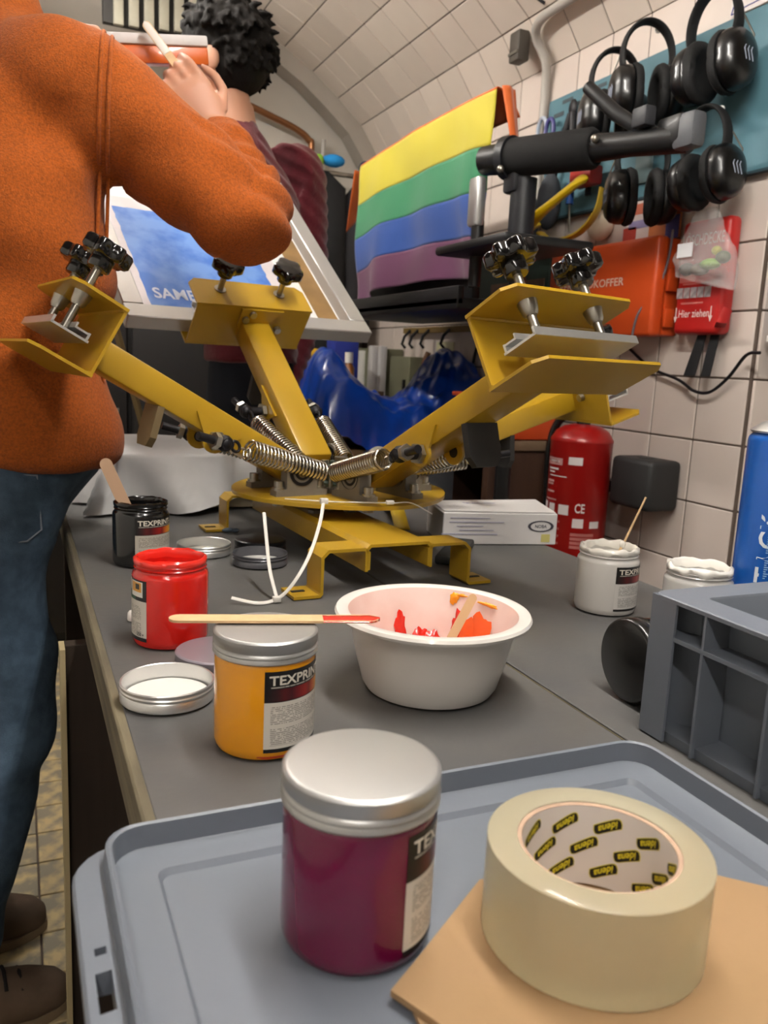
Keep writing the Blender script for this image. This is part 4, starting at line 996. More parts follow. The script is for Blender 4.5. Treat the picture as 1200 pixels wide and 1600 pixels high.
# fire blanket pouch
def blanket():
    m_r = mat('red_pouch', '#b5201d', .4, coat=.2, var=.06)
    t = thing('fire_blanket_pouch', (1.46, 1.525, 1.15), 'red fire blanket pouch with white lettering on the tiled wall', 'fire blanket')
    y0_, y1_, z0_, z1_ = 1.460, 1.608, 1.150, 1.410
    b = obj('pouch', G().box((1.470, (y0_+y1_)/2, (z0_+z1_)/2), (.042, y1_-y0_, z1_-z0_), .014, seg=3), m_r, t)
    obj('side_tab', G().tube([(1.462, y0_+.01, 1.165), (1.44, y0_-.018, 1.175), (1.45, y0_-.022, 1.205)], .012, 8, flat=.2), m_r, t)
    lw = mat('pouch_letter', '#dcc4be', .6); F = lambda y, z: frame((1.4484, y, z), V((0, -1, 0)), V((0, 0, 1)), V((-1, 0, 0)))
    obj('lettering', text_flat(G(), 'LÖSCHDECKE', F(1.600, 1.352), .026, .13, .008), lw, b, fixn=False, smooth=None)
    obj('lettering', text_flat(G(), 'Hier ziehen', F(1.590, 1.190), .018, .098, .01), lw, b, fixn=False, smooth=None)
    g = G()
    for y in (1.598, 1.487):
        g.box((1.4486, y, 1.200), (.0006, .003, .026)).prism([(0, -.012), (.006, .002), (-.006, .002)], 0, .0006, M=frame((1.4486, y, 1.190), V((0, -1, 0)), V((0, 0, 1)), V((-1, 0, 0))))
    obj('arrow_mark', g, lw, b, smooth=None)
    for i in range(5): obj('pictogram', G().box((1.4486, 1.592-.022*i, 1.246), (.0006, .0195, .024)), mat('pictogram_white', '#cfc6c8', .6, var=.5, vscale=60), b, smooth=None)
    g = G()
    for i in range(4): g.box((1.4486, 1.58+.002*(i % 2), 1.335-.008*i), (.0006, .045, .003))
    g.box((1.4486, 1.572, 1.285), (.0006, .05, .03)); g.box((1.4486, 1.55, 1.222), (.0006, .07, .004)); g.box((1.4486, 1.545, 1.266), (.0006, .08, .004))
    obj('print_line', g, mat('pouch_pink_print', '#c26a62', .6), b, smooth=None)
    for y, dx in ((1.545, .025), (1.505, .0)):
        obj('pull_strap', G().sheet([(1.474, y, 1.155), (1.474, y-.026, 1.155), (1.462, y-.022+dx*.3, 1.055), (1.462, y+.006+dx*.6, 1.055)], .003, (1, 0, 0)), mat('black_webbing', '#18181a', .8), t)
blanket()
# clear bag hanging from the board
def clear_bag():
    t = thing('plastic_bag', (1.40, 1.46, 1.257), 'clear plastic bag with green parts hanging over the red pouch', 'bag')
    m_b = bpy.data.materials.new('clear_bag_film'); m_b.use_nodes = True; nt = m_b.node_tree; b = nt.nodes['Principled BSDF']
    b.inputs['Base Color'].default_value = (.85, .82, .80, 1); b.inputs['Roughness'].default_value = .12; b.inputs['Alpha'].default_value = .24
    n_ = nt.nodes.new('ShaderNodeTexNoise'); n_.inputs['Scale'].default_value = 45; n_.inputs['Detail'].default_value = 3
    bp = nt.nodes.new('ShaderNodeBump'); bp.inputs['Strength'].default_value = .8; bp.inputs['Distance'].default_value = .006
    nt.links.new(n_.outputs['Fac'], bp.inputs['Height']); nt.links.new(bp.outputs['Normal'], b.inputs['Normal'])
    def fn(u, v):
        a = 2*math.pi*u; w_ = .026+.066*min(1, v*1.6)*(1-.12*max(0, v-.8)*5); d = .006+.028*min(1, v*1.3)*(1-.5*max(0, v-.85)*6)
        z = 1.422-.165*v; q = .007*noise.noise(V((math.cos(a)*3, math.sin(a)*3, v*9)))
        return (1.412+(d+q)*math.cos(a)-.018*v, 1.495-.035*v+(w_+q)*math.sin(a), z+.02*math.sin(a)*v)
    obj('bag_film', G().grid(fn, 48, 30), m_b, t, smooth=180)
    for c_, r_, m_ in (((1.40, 1.455, 1.298), (.016, .028, .012), mat('green_part', '#6f9a2e', .5)), ((1.405, 1.49, 1.290), (.018, .024, .014), mat('brown_part', '#5c5240', .7)), ((1.405, 1.425, 1.31), (.014, .018, .014), mat('dark_green_part', '#3f4c2c', .6)), ((1.40, 1.525, 1.292), (.015, .018, .015), mat('grey_part', '#5d5a55', .7)), ((1.40, 1.44, 1.325), (.010, .012, .010), mat('yellow_part', '#a09a2a', .6))):
        obj('bag_content', G().ell(c_, r_, 14), m_, t)
    obj('paper_tag', G().box((1.366, 1.500, 1.328), (.002, .045, .030), M=None), mat('tag_white', '#cfcdd0', .6), t)
clear_bag()
# cables, wall box, extinguisher
obj('cable', G().tube(smooth_path([(1.485, 1.80, 1.12), (1.48, 1.70, 1.07), (1.478, 1.60, 1.045), (1.476, 1.54, 1.020), (1.476, 1.49, 1.020), (1.476, 1.44, 1.055), (1.470, 1.39, 1.105), (1.46, 1.345, 1.110)]), .0038, 8), m_blk, None, label='black cable sagging across the tiles below the red pouch', cat='cable')
def wall_box():
    t = thing('wall_box', (1.44, 1.66, .72), 'black plastic box fixed low on the tiles beside the extinguisher', 'wall box')
    m_ = mat('matt_black_box', '#262626', .55, var=.08)
    obj('cover', G().box((1.440, 1.638, .785), (.100, .150, .125), .014, seg=3), m_, t); obj('hinge_side', G().box((1.468, 1.722, .785), (.042, .022, .09), .006), m_, t)
    obj('knock_out', G().lathe([(.020, 0), (.020, .001), (.017, .0015), (0, .0015)], 24, c=(1.44, 1.638, .8475)), m_, t)
wall_box()
def extinguisher():
    c = (1.355, 1.792, .555); R = .080; t = thing('fire_extinguisher', c, 'red fire extinguisher with white print mounted on the wall', 'fire extinguisher')
    m_r = mat('extinguisher_red', '#93110e', .34, coat=.25, var=.05)
    b = obj('cylinder', G().lathe([(R-.002, .022), (R, .028), (R, .315), (R+.001, .318), (R+.001, .324), (R-.003, .330), (R-.012, .345), (R-.032, .358), (.025, .363), (0, .364)], 48, c=c), m_r, t)
    obj('base_ring', G().lathe([(0, 0), (R-.004, 0), (R+.001, .003), (R+.001, .022), (R-.003, .024), (0, .024)], 40, c=c), m_black_pl, t)
    obj('valve', G().cyl((c[0], c[1], c[2]+.362), (c[0], c[1], c[2]+.40), .018).box((c[0], c[1]-.01, c[2]+.415), (.03, .09, .025), .006), m_black_pl, t)
    obj('hose', G().tube(smooth_path([(c[0], c[1]+.03, c[2]+.40), (c[0]-.02, c[1]+.085, c[2]+.36), (c[0]-.03, c[1]+.100, c[2]+.28), (c[0]-.025, c[1]+.096, c[2]+.12), (c[0]-.02, c[1]+.092, c[2]+.06)]), .011, 12), m_black_pl, t)
    obj('bracket', G().box((1.468, c[1], c[2]+.2), (.05, .04, .03)), m_blk, t)
    lw = mat('extinguisher_print', '#d8cfcc', .6); R2 = R+.0005
    def bars(items, m, nm):
        for a, z, wd, h_ in items:
            g = G(); n = 6
            for i in range(n+1):
                an = rad(a)+wd/R*i/n; g.v += [V((c[0]+R2*math.cos(an), c[1]+R2*math.sin(an), c[2]+z)), V((c[0]+R2*math.cos(an), c[1]+R2*math.sin(an), c[2]+z+h_))]
            g.f = [(2*i, 2*i+2, 2*i+3, 2*i+1) for i in range(n)]; obj(nm, g, m, b, smooth=180, fixn=False)
    bars([(-148, .262, .036, .020), (-199, .265, .045, .006), (-197, .245, .04, .005), (-195, .237, .025, .004), (-192, .228, .060, .0025)], lw, 'print_line')
    bars([(-203, .258, .060, .018)], mat('extinguisher_print_faded', '#b98a86', .6), 'print_line')
    bars([(-200, .212, .032, .006), (-200, .205, .03, .005), (-200, .185, .036, .005), (-200, .165, .045, .004)], mat('extinguisher_print_faded', '#b98a86', .6), 'print_line')
    bars([(-206, .135, .018, .024), (-186, .133, .022, .024), (-161, .131, .028, .026)], lw, 'pictogram')
    bars([(-203, .118-.0095*i, .055+.01*(i % 2), .006) for i in range(8)], mat('extinguisher_print_dim', '#a8605a', .6), 'print_line')
    bars([(-132, .100, .028, .024), (-100, .100, .028, .018)], lw, 'pictogram'); bars([(-134, .078-.011*i, .062, .008) for i in range(4)], mat('extinguisher_print_dim', '#a8605a', .6), 'print_line')
    obj('lettering', text_round(G(), 'CE', c, R2, rad(-130), .140, .024, .026, .02), lw, b, fixn=False, smooth=None)
    obj('lettering', text_round(G(), 'PROTEX', c, R2+.0004, rad(-200), .263, .009, .045, .01), mat('extinguisher_dark_print', '#5f1a18', .6), b, fixn=False, smooth=None)
extinguisher()
# conduit, junction box, cable at the vault
m_cond = mat('grey_conduit', '#a9a49c', .45)
obj('conduit_pipe', G().tube(smooth_path([(1.478, 2.285, 1.46), (1.478, 2.285, 1.70), (1.477, 2.282, 1.88), (1.462, 2.27, 1.955), (1.425, 2.27, 2.01), (1.40, 2.22, 2.035), (1.395, 2.10, 2.04), (1.395, 1.90, 2.04), (1.395, 1.5, 2.04)]), .0135, 12), m_cond, None, label='grey conduit pipe bending along the foot of the tiled vault', cat='pipe')
t = thing('junction_box', (1.42, 2.33, 1.96), 'small dark junction box beside the conduit bend', 'junction box')
obj('housing', G().box((1.415, 2.345, 2.005), (.04, .055, .085), .005, M=None), mat('brown_grey_box', '#4a443d', .6), t); obj('lid_strip', G().box((1.393, 2.345, 1.985), (.004, .05, .008)), m_steel, t)
obj('cable', G().tube(smooth_path([(1.40, 2.20, 2.075), (1.36, 2.24, 2.115), (1.31, 2.27, 2.15), (1.24, 2.30, 2.165), (1.15, 2.30, 2.20)]), .005, 8), m_blk, None, label='black cable running over the vault tiles above the conduit', cat='cable')
t = thing('paper_sign', (1.485, 1.47, 1.845), 'hand-drawn paper banner sign at the top right above the board', 'sign')
sg = obj('paper', G().box((1.489, 1.475, 1.900), (.001, .19, .105)), mat('sign_paper', '#d2cac6', .8), t)
g = G(); g.tube([(1.488, 1.562, 1.945), (1.488, 1.552, 1.92), (1.488, 1.557, 1.885), (1.488, 1.567, 1.853)], .0013, 6).tube([(1.488, 1.567, 1.853), (1.488, 1.52, 1.858), (1.488, 1.39, 1.860)], .0013, 6)
obj('drawn_outline', g, mat('pen_blue', '#4a4a86', .7), sg)
obj('lettering', text_flat(G(), 'Gr', frame((1.4882, 1.520, 1.872), V((0, -1, 0)), V((0, 0, 1)), V((-1, 0, 0))), .05, None, .0), mat('pen_blue', '#4a4a86', .7), sg, fixn=False, smooth=None)
# blue metal case, shelf and box in the niche at the right edge
t = thing('wall_rack', (1.58, 1.31, 1.10), 'blue perforated metal rack with a white ledge at the right edge', 'rack')
obj('rack_panel', G().box((1.62, 1.345, 1.27), (.22, .05, .24), .003), mat('rack_blue', '#1c3f80', .45), t)
obj('rack_ledge', G().box((1.62, 1.325, 1.142), (.24, .09, .014), .002), m_white_pl, t)
for i in range(4): obj('rack_hole', G().box((1.5098, 1.345, 1.19+.05*i), (.002, .010, .016)), m_dark, t, smooth=None)
t = thing('charger', (1.6, 1.31, 1.04), 'black power supply under the white ledge at the right edge', 'charger')
obj('charger_body', G().box((1.60, 1.32, 1.098), (.19, .075, .065), .012), m_black_pl, t)
# ------------------------------------------------------------------ flag over a wall cabinet
def flag():
    cab = thing('display_panel', (1.31, 2.40, 1.19), 'dark panel on a black wall shelf, hidden under the rainbow flag', 'panel')
    m_c = mat('dark_cabinet', '#232426', .5, var=.1)
    obj('panel', G().box((1.160, 2.45, 1.445), (.028, .78, .43), .008), m_c, cab)
    obj('bottom_shelf', G().box((1.225, 2.42, 1.215), (.33, .88, .03), .004), mat('shelf_black', '#131315', .5), cab)
    obj('shelf_lip', G().box((1.07, 2.42, 1.235), (.02, .88, .05), .004), mat('shelf_black', '#131315', .5), cab)
    cols = [('orange', '#c45a16'), ('yellow', '#bdb02a'), ('green', '#2d8358'), ('blue', '#204ea0'), ('purple', '#6a385c')]
    t = thing('rainbow_flag', (1.09, 2.38, 1.26), 'rainbow striped flag draped over a dark panel on the black wall shelf', 'flag')
    # s: length along the drape (0 = back hem of orange, 1 = lower hem of purple); u: along the wall (0 near, 1 far)
    def pos(u, s):
        y = 1.925+.90*u; top = 1.735+.012*math.sin(3*u)-.02*u
        over = .15   # part lying over the top
        if s < over:
            k = s/over; x = 1.178-.072*k; z = top-.06*(1-k)**2
        else:
            k = (s-over)/(1-over); x = 1.105-.026*math.sin(8*u+2.6*k)*k-.014*math.sin(19*u+k)*k-.012*k+.05*k*max(0, 1-u/.16); z = top-.475*k
            z += .028*k*math.sin(2.6*u+.5); y += -.02*k*math.sin(8*u)+ (.06*k if u < .1 else 0)*(1-u/.1)
        q = noise.noise(V((u*5, s*4, 1)))*.012
        return V((x+q, y, z+q*.3))
    bnd = [0, .16, .395, .60, .80, 1.0]
    for i, (nm, hx) in enumerate(cols):
        a, b = bnd[i], bnd[i+1]
        obj(nm+'_stripe', G().grid(lambda u, v: pos(u, a+(b-a)*v), 70, 14), mat('flag_'+nm, hx, .7, sheen=.2, var=.05, vscale=5, bump=.1, bscale=25), t, smooth=180, fixn=False, solid=.0012)
    # end flaps of the orange stripe falling down over both cabinet ends
    def flap(y, sg):
        return lambda u, v: (1.112+.045*u+.02*v, y+sg*(.012+.050*v*(1-u)+.01*math.sin(5*u)), 1.735-.19*v*(1-.35*u)+.0)
    obj('orange_flap', G().grid(flap(1.925, -1), 12, 14), mat('flag_orange', '#c45a16'), t, smooth=180, solid=.0012)
    obj('orange_flap', G().grid(lambda u, v: (1.085+.10*u, 2.83+.06*v+.03*u, 1.70-.20*v*(1-.5*u)), 12, 14), mat('flag_orange', '#c45a16'), t, smooth=180, solid=.0012)
flag()
# ------------------------------------------------------------------ repair stand
def stand():
    t = thing('repair_stand', (1.12, 1.80, 0), 'black bicycle repair stand with clamp head in front of the tool board', 'repair stand')
    m_b = mat('stand_black', '#0b0b0c', .45, coat=.05); m_g = mat('stand_dark_grey', '#1b1c20', .45)
    obj('upright', G().cyl((1.125, 1.80, .05), (1.125, 1.80, 1.50), .020, n=24), m_b, t)
    obj('collar', G().tube([(1.125, 1.80, 1.36), (1.125, 1.80, 1.50)], .031, 20), m_g, t)
    for a in (100, 200, 300): obj('foot', G().tube([(1.125, 1.80, .30), (1.125+.22*math.cos(rad(a)), 1.80+.22*math.sin(rad(a)), .015)], .014, 12), m_b, t)
    a, b = V((1.085, 1.865, 1.55)), V((1.185, 1.58, 1.535)); d = (b-a).normalized()
    obj('clamp_tube', G().tube([a+d*.03, a+d*.05, a+d*.27, a+d*.28], [.035, .044, .044, .036], 28), mat('grip_foam', '#080808', .85), t)
    obj('pivot_cap', G().tube([a-d*.045, a-d*.04, a+d*.01, a+d*.03], [.020, .034, .036, .030], 24), m_b, t); obj('pivot_ring', G().tube([a+d*.028, a+d*.05], .050, 28), m_g, t)
    obj('yoke', G().box((1.112, 1.812, 1.505), (.05, .055, .08), .010), m_g, t)
    obj('head_arm', G().tube([a+d*.28, a+d*.36, a+d*.50], [.030, .026, .030], 16), m_b, t)
    j = a+d*.46
    obj('jaw', G().box(tuple(j+V((.0, -.01, .012))), (.045, .075, .06), .012), m_b, t); obj('jaw', G().box(tuple(j+V((.0, -.05, .005))), (.04, .06, .07), .012), mat('grey_jaw', '#4a4c50', .5), t)
    obj('quick_lever', G().tube([a+d*.40+V((0, 0, .02)), a+d*.34+V((-.01, .01, .065)), a+d*.27+V((-.01, .02, .13))], [.014, .016, .014], 12), m_b, t)
    obj('crank_block', G().box(tuple(a+d*.41+V((-.02, 0, .045))), (.03, .045, .04), .006), mat('grey_block', '#2c2d31', .5), t)
    obj('bolt', G().ell(tuple(a+d*.05+V((-.045, -.02, -.035))), .009, 12), m_steel, t); obj('bolt', G().ell(tuple(a+d*.29+V((-.03, -.02, .01))), .009, 12), m_steel, t)
    obj('silver_bracket', G().box((1.06, 1.91, 1.455), (.028, .05, .12), .010), m_alu, t); obj('bracket_tube', G().cyl((1.065, 1.905, 1.25), (1.065, 1.905, 1.41), .016), m_b, t)
    obj('tool_tray', G().box((1.10, 1.80, 1.335), (.24, .34, .022), .008), mat('tray_black', '#0e0f10', .45), t)
stand()
# ------------------------------------------------------------------ low shelf with orange bin at the right rear
t = thing('side_shelf', (1.33, 2.2, 0), 'small wooden shelf unit against the tiled wall behind the bench', 'shelf')
obj('shelf_top', G().box((1.32, 2.20, .842), (.30, .49, .028), .004), mat('worn_shelf_wood', '#75604a', .7, var=.2, vscale=12), t)
for y in (1.98, 2.42): obj('side_panel', G().box((1.33, y, .414), (.30, .03, .826), .002), mat('dark_shelf_wood', '#3f2616', .65, var=.25, vscale=9, stretch=(5, 5, .6)), t)
obj('rear_panel', G().box((1.475, 2.20, .414), (.015, .42, .826)), mat('dark_shelf_wood', '#3f2616'), t)
t = thing('storage_bin', (1.28, 2.02, .857), 'orange plastic storage bin on the small wooden shelf', 'bin')
obj('bin_body', G().box((1.30, 2.09, .914), (.20, .26, .112), .008), mat('bin_orange', '#c9491c', .5), t)
obj('bin_rim', G().box((1.30, 2.09, .972), (.215, .275, .012), .004), mat('bin_orange', '#c9491c', .5), t)
t = thing('bin_bag', (.97, 2.2, .25), 'black rubbish sack standing behind the bench below the blue tarpaulin', 'bag')
obj('sack', G().lathe([(0, .25), (.10, .25), (.15, .35), (.16, .55), (.13, .72), (.05, .80), (0, .80)], 30, c=(.97, 2.20, 0), mod=lambda a, z: 1+.06*math.sin(7*a+z*9)), mat('sack_black', '#101113', .3, coat=.3), t, smooth=180)
t = thing('tall_box', (1.1, 1.86, 0), 'tall dark cardboard box with a small colourful label behind the bench', 'box')
obj('carton', G().box((1.0, 1.95, .40), (.08, .10, .80), .004), mat('dark_carton', '#202226', .6), t); obj('sticker', G().box((.959, 1.94, .74), (.002, .03, .02)), mat('sticker_mix', '#b05a2a', .6, var=.6, vscale=60), t)
# ------------------------------------------------------------------ blue tarpaulin heap on a trestle
def tarp():
    t = thing('trestle_table', (1.05, 2.62, 0), 'low trestle table behind the bench carrying the blue tarpaulin', 'table')
    m_w = mat('trestle_wood', '#6e5334', .75, var=.2, vscale=10)
    obj('table_top', G().box((1.12, 2.72, .755), (.58, .46, .03), .003), m_w, t)
    for x in (.86, 1.38):
        for y in (2.53, 2.91): obj('leg', G().box((x, y, .37), (.04, .04, .738)), m_w, t)
    m_t = mat('blue_tarpaulin', '#0b3a96', .28, coat=.3, var=.35, vscale=7, bump=.5, bscale=16)
    def hgt(x, y):
        a = .17*math.exp(-((x-.945)/.09)**2)+.06*math.exp(-((x-1.08)/.14)**2)+.22*math.exp(-((x-1.42)/.14)**2)+.11
        e = max(0, 1-((y-2.69)/.24)**2)**.5
        edge = max(0, min(1, (x-.84)/.06, (1.50-x)/.03))
        return a*e*edge**.6
    def fn(u, v):
        x = .84+.635*u; y = 2.47+.45*v
        z = .772+hgt(x, y)+.034*noise.noise(V((x*9, y*9, 3)))*min(1, hgt(x, y)*9)+.018*noise.noise(V((x*26, y*26, 7)))*min(1, hgt(x, y)*9)
        if v < .12: z -= .10*(1-v/.12)**1.2*min(1, u*6)
        return (x, y, z)
    obj('tarpaulin', G().grid(fn, 110, 60), m_t, None, smooth=180, label='crumpled bright blue tarpaulin heaped on the trestle table', cat='tarpaulin')
    # stuff behind the tarp
    t = thing('cloth_heap', (.98, 3.02, .90), 'crumpled yellow cloth lying on the rear shelf', 'cloth')
    g = G()
    for i in range(9): g.ell((.95+.05*math.sin(i*2.1)+.02*i*.6, 3.04+.02*math.cos(i), 1.035+.03*math.sin(i*1.3)), (.07, .05, .03), 14)
    o_ = obj('cloth', g, mat('yellow_cloth', '#c79a12', .8, var=.25, vscale=14, bump=.3, bscale=30), t); remeshed(o_, .008, 3)
    t = thing('bottle', (1.165, 3.02, .945), 'small white-capped bottle beside the yellow cloth', 'bottle')
    obj('body', G().lathe([(0, 0), (.022, 0), (.022, .08), (.012, .10), (0, .10)], 20, c=(1.165, 3.02, .945)), mat('bottle_amber', '#7b4a20', .3), t); obj('cap', G().cyl((1.165, 3.02, 1.045), (1.165, 3.02, 1.085), .016), m_white_pl, t)
    t = thing('rear_shelf', (1.05, 3.13, 0), 'rear shelf with red and blue boxes behind the tarpaulin', 'shelf')
    obj('board', G().box((1.05, 3.13, .93), (.50, .30, .025)), mat('rear_shelf_wood', '#59422d', .7), t)
    for x in (.82, 1.28): obj('side_panel', G().box((x, 3.13, .46), (.025, .28, .915)), mat('rear_shelf_wood', '#59422d', .7), t)
    for x, c_, h_, lb in ((.90, '#a3352a', .11, 'red carton on the rear shelf under the yellow cloth'), (1.19, '#22338f', .19, 'blue carton standing on the rear shelf beside the bottle')):
        obj('carton', G().box((x, 3.16, .943+h_/2), (.10, .10, h_), .003), mat('carton_'+c_, c_, .6), None, label=lb, cat='box')
tarp()
# ------------------------------------------------------------------ far right corner: locker, papers, hanging tools
t = thing('locker', (1.40, 3.36, 0), 'grey-green metal locker with white post in the far corner', 'locker')
obj('body', G().box((1.44, 3.40, .56), (.10, .34, 1.10), .004), mat('locker_green', '#6c6c55', .5, var=.08), t)
obj('door_edge', G().box((1.385, 3.46, .56), (.012, .10, 1.08)), m_lampw, t); obj('white_post', G().box((1.37, 3.27, .56), (.03, .05, 1.12), .004), mat('post_white', '#c0bdbb', .5), t); obj('white_post', G().box((1.39, 3.22, .56), (.03, .03, 1.12), .004), mat('post_white', '#c0bdbb', .5), t)
t = thing('locker', (1.43, 3.05, 0), 'low grey-green cabinet beside the white post at the tiled wall', 'locker')
obj('body', G().box((1.45, 3.09, .55), (.08, .19, 1.06), .004), mat('locker_green', '#6c6c55', .5), t); obj('handle', G().box((1.405, 3.03, .95), (.01, .012, .08)), m_blk, t)
obj('paper_note', G().box((1.4915, 2.86, 1.055), (.002, .14, .17)), mat('note_paper', '#d3cfa9', .8, var=.12, vscale=20), None, label='pale yellow paper note stuck to the tiled wall', cat='note')
t = thing('hanging_saw', (1.45, 2.95, .90), 'brown handled tool hanging on the tiled wall', 'tool')
obj('handle', G().tube(smooth_path([(1.47, 2.955, 1.10), (1.46, 2.96, 1.07), (1.46, 2.975, 1.03), (1.465, 2.965, .98)]), .011, 10), mat('tool_brown', '#6d4a33', .6), t); obj('blade', G().box((1.478, 2.95, .92), (.004, .035, .16)), mat('tool_steel_grey', '#8d8a84', .4, metal=.6), t)
obj('cable', G().tube(smooth_path([(1.4885, 2.60, 1.16), (1.4885, 2.615, 1.12), (1.4885, 2.64, 1.04), (1.4885, 2.65, .95), (1.4885, 2.65, .80)]), .005, 8), m_blk, None, label='dark cable hanging down the tiles below the flag cabinet', cat='cable')
t = thing('hook_rail', (1.46, 2.9, 1.17), 'yellow-brown rail with black hooks under the flag cabinet', 'rail')
obj('rail', G().box((1.475, 2.86, 1.185), (.02, .66, .022)), mat('rail_brown', '#6f5a2e', .6), t)
for i, y in enumerate((3.12, 3.05, 2.95, 2.78)): obj('hook', G().tube([(1.465, y, 1.185), (1.44, y, 1.16), (1.43, y, 1.13), (1.445, y, 1.115)], .006, 8), m_blk, t)
# ------------------------------------------------------------------ rear: black coats, colourful hats, copper pipe, dark cabinets
t = thing('coat_rack', (1.27, 3.56, 1.35), 'black coats hanging in the far corner beside the flag', 'coats')
def coat(x, y, w_, zt, zb, m): return obj('coat', G().loft([((x, y, zb), (w_, 0, 0), (0, .07, 0)), ((x-.01, y, (zt+zb)/2), (w_*.95, 0, 0), (0, .075, 0)), ((x, y, zt-.06), (w_*.8, 0, 0), (0, .05, 0)), ((x, y, zt), (w_*.2, 0, 0), (0, .02, 0))], 24), m, t)
coat(1.20, 3.50, .13, 1.83, 1.05, mat('black_coat', '#17181a', .85, var=.2, vscale=9, bump=.3, bscale=14)); coat(1.37, 3.53, .08, 1.80, 1.16, mat('charcoal_coat', '#232225', .85, var=.2, vscale=9))
obj('rail', G().cyl((1.02, 3.56, 1.84), (1.46, 3.56, 1.84), .010), m_steel, t)
for (x, y, z), r_, c_, lb in (((1.235, 3.47, 1.845), (.05, .04, .025), '#1f86c9', 'bright blue hat on top of the hanging coats'), ((1.17, 3.47, 1.83), (.021, .03, .03), '#7fae35', 'green knitted hat on the coat rail'), ((1.13, 3.46, 1.815), (.018, .03, .03), '#d0b23a', 'yellow knitted hat on the coat rail'), ((1.09, 3.45, 1.80), (.020, .03, .035), '#c8504a', 'red knitted hat on the coat rail, leftmost of the hats'), ((1.385, 3.47, 1.83), (.035, .03, .03), '#1c3550', 'dark blue hat on the right of the coat rail')):
    obj('hat', G().ell((x, y, z+r_[2]), r_, 14), mat('hat_'+c_, c_, .9), None, label=lb, cat='hat', group='hats on the coat rail')
m_cu = mat('copper_pipe', '#8a5d3c', .35, metal=.7)
obj('copper_pipe', G().tube(smooth_path([(.86, 3.66, 2.10), (1.02, 3.66, 2.055), (1.13, 3.66, 2.02), (1.185, 3.66, 1.985), (1.20, 3.66, 1.93), (1.20, 3.66, 1.5), (1.20, 3.66, 1.0)]), .014, 12), m_cu, None, label='copper heating pipe bending down the back wall', cat='pipe')
obj('wall_pipe', G().tube([(1.26, 3.68, 2.0), (1.26, 3.68, 1.0)], .010, 12), m_cond, None, label='thin grey pipe beside the copper pipe on the back wall', cat='pipe')
def rear_units():
    t = thing('rear_cabinet', (.35, 3.2, 0), 'dark cabinet in the shadowed rear of the room', 'cabinet')
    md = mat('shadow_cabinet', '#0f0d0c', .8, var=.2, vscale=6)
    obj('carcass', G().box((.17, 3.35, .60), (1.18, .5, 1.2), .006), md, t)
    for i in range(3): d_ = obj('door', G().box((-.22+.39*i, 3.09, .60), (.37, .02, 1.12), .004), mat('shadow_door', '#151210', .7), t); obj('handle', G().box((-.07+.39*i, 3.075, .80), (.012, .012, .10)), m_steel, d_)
    t = thing('wooden_batten', (.29, 2.4, 0), 'pale wooden batten leaning against the rear cabinet', 'batten')
    obj('batten', G().tube([(.345, 2.38, .02), (.318, 2.38, .84), (.262, 2.38, 1.05), (.24, 2.38, 1.13)], .010, 4), mat('batten_wood', '#77653f', .7), t, smooth=None)
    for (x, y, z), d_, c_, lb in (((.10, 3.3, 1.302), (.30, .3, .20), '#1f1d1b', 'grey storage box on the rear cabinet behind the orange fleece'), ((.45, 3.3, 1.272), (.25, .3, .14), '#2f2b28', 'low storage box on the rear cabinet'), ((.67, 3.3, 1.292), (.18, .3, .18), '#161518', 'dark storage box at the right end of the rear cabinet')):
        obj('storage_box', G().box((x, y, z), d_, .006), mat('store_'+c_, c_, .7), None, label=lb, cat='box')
    # white louvred ventilation grille hanging from the vault
    t = thing('ceiling_louvre', (.46, 3.3, 2.18), 'pale slatted louvre unit hanging under the vault', 'louvre')
    for i in range(6): obj('slat', G().box((.36+.052*i, 3.30, 2.275+.004*i), (.034, .02, .21), .003, M=None), mat('louvre_slat', '#9a9686', .6, var=.2, vscale=14), t)
    obj('louvre_frame', G().box((.49, 3.335, 2.30), (.36, .03, .24), .004), mat('louvre_dark', '#2a2724', .7), t)
    obj('bracket', G().tube([(.66, 3.31, 2.17), (.66, 3.31, 2.33), (.64, 3.31, 2.41)], .014, 10), m_blk, t)
rear_units()
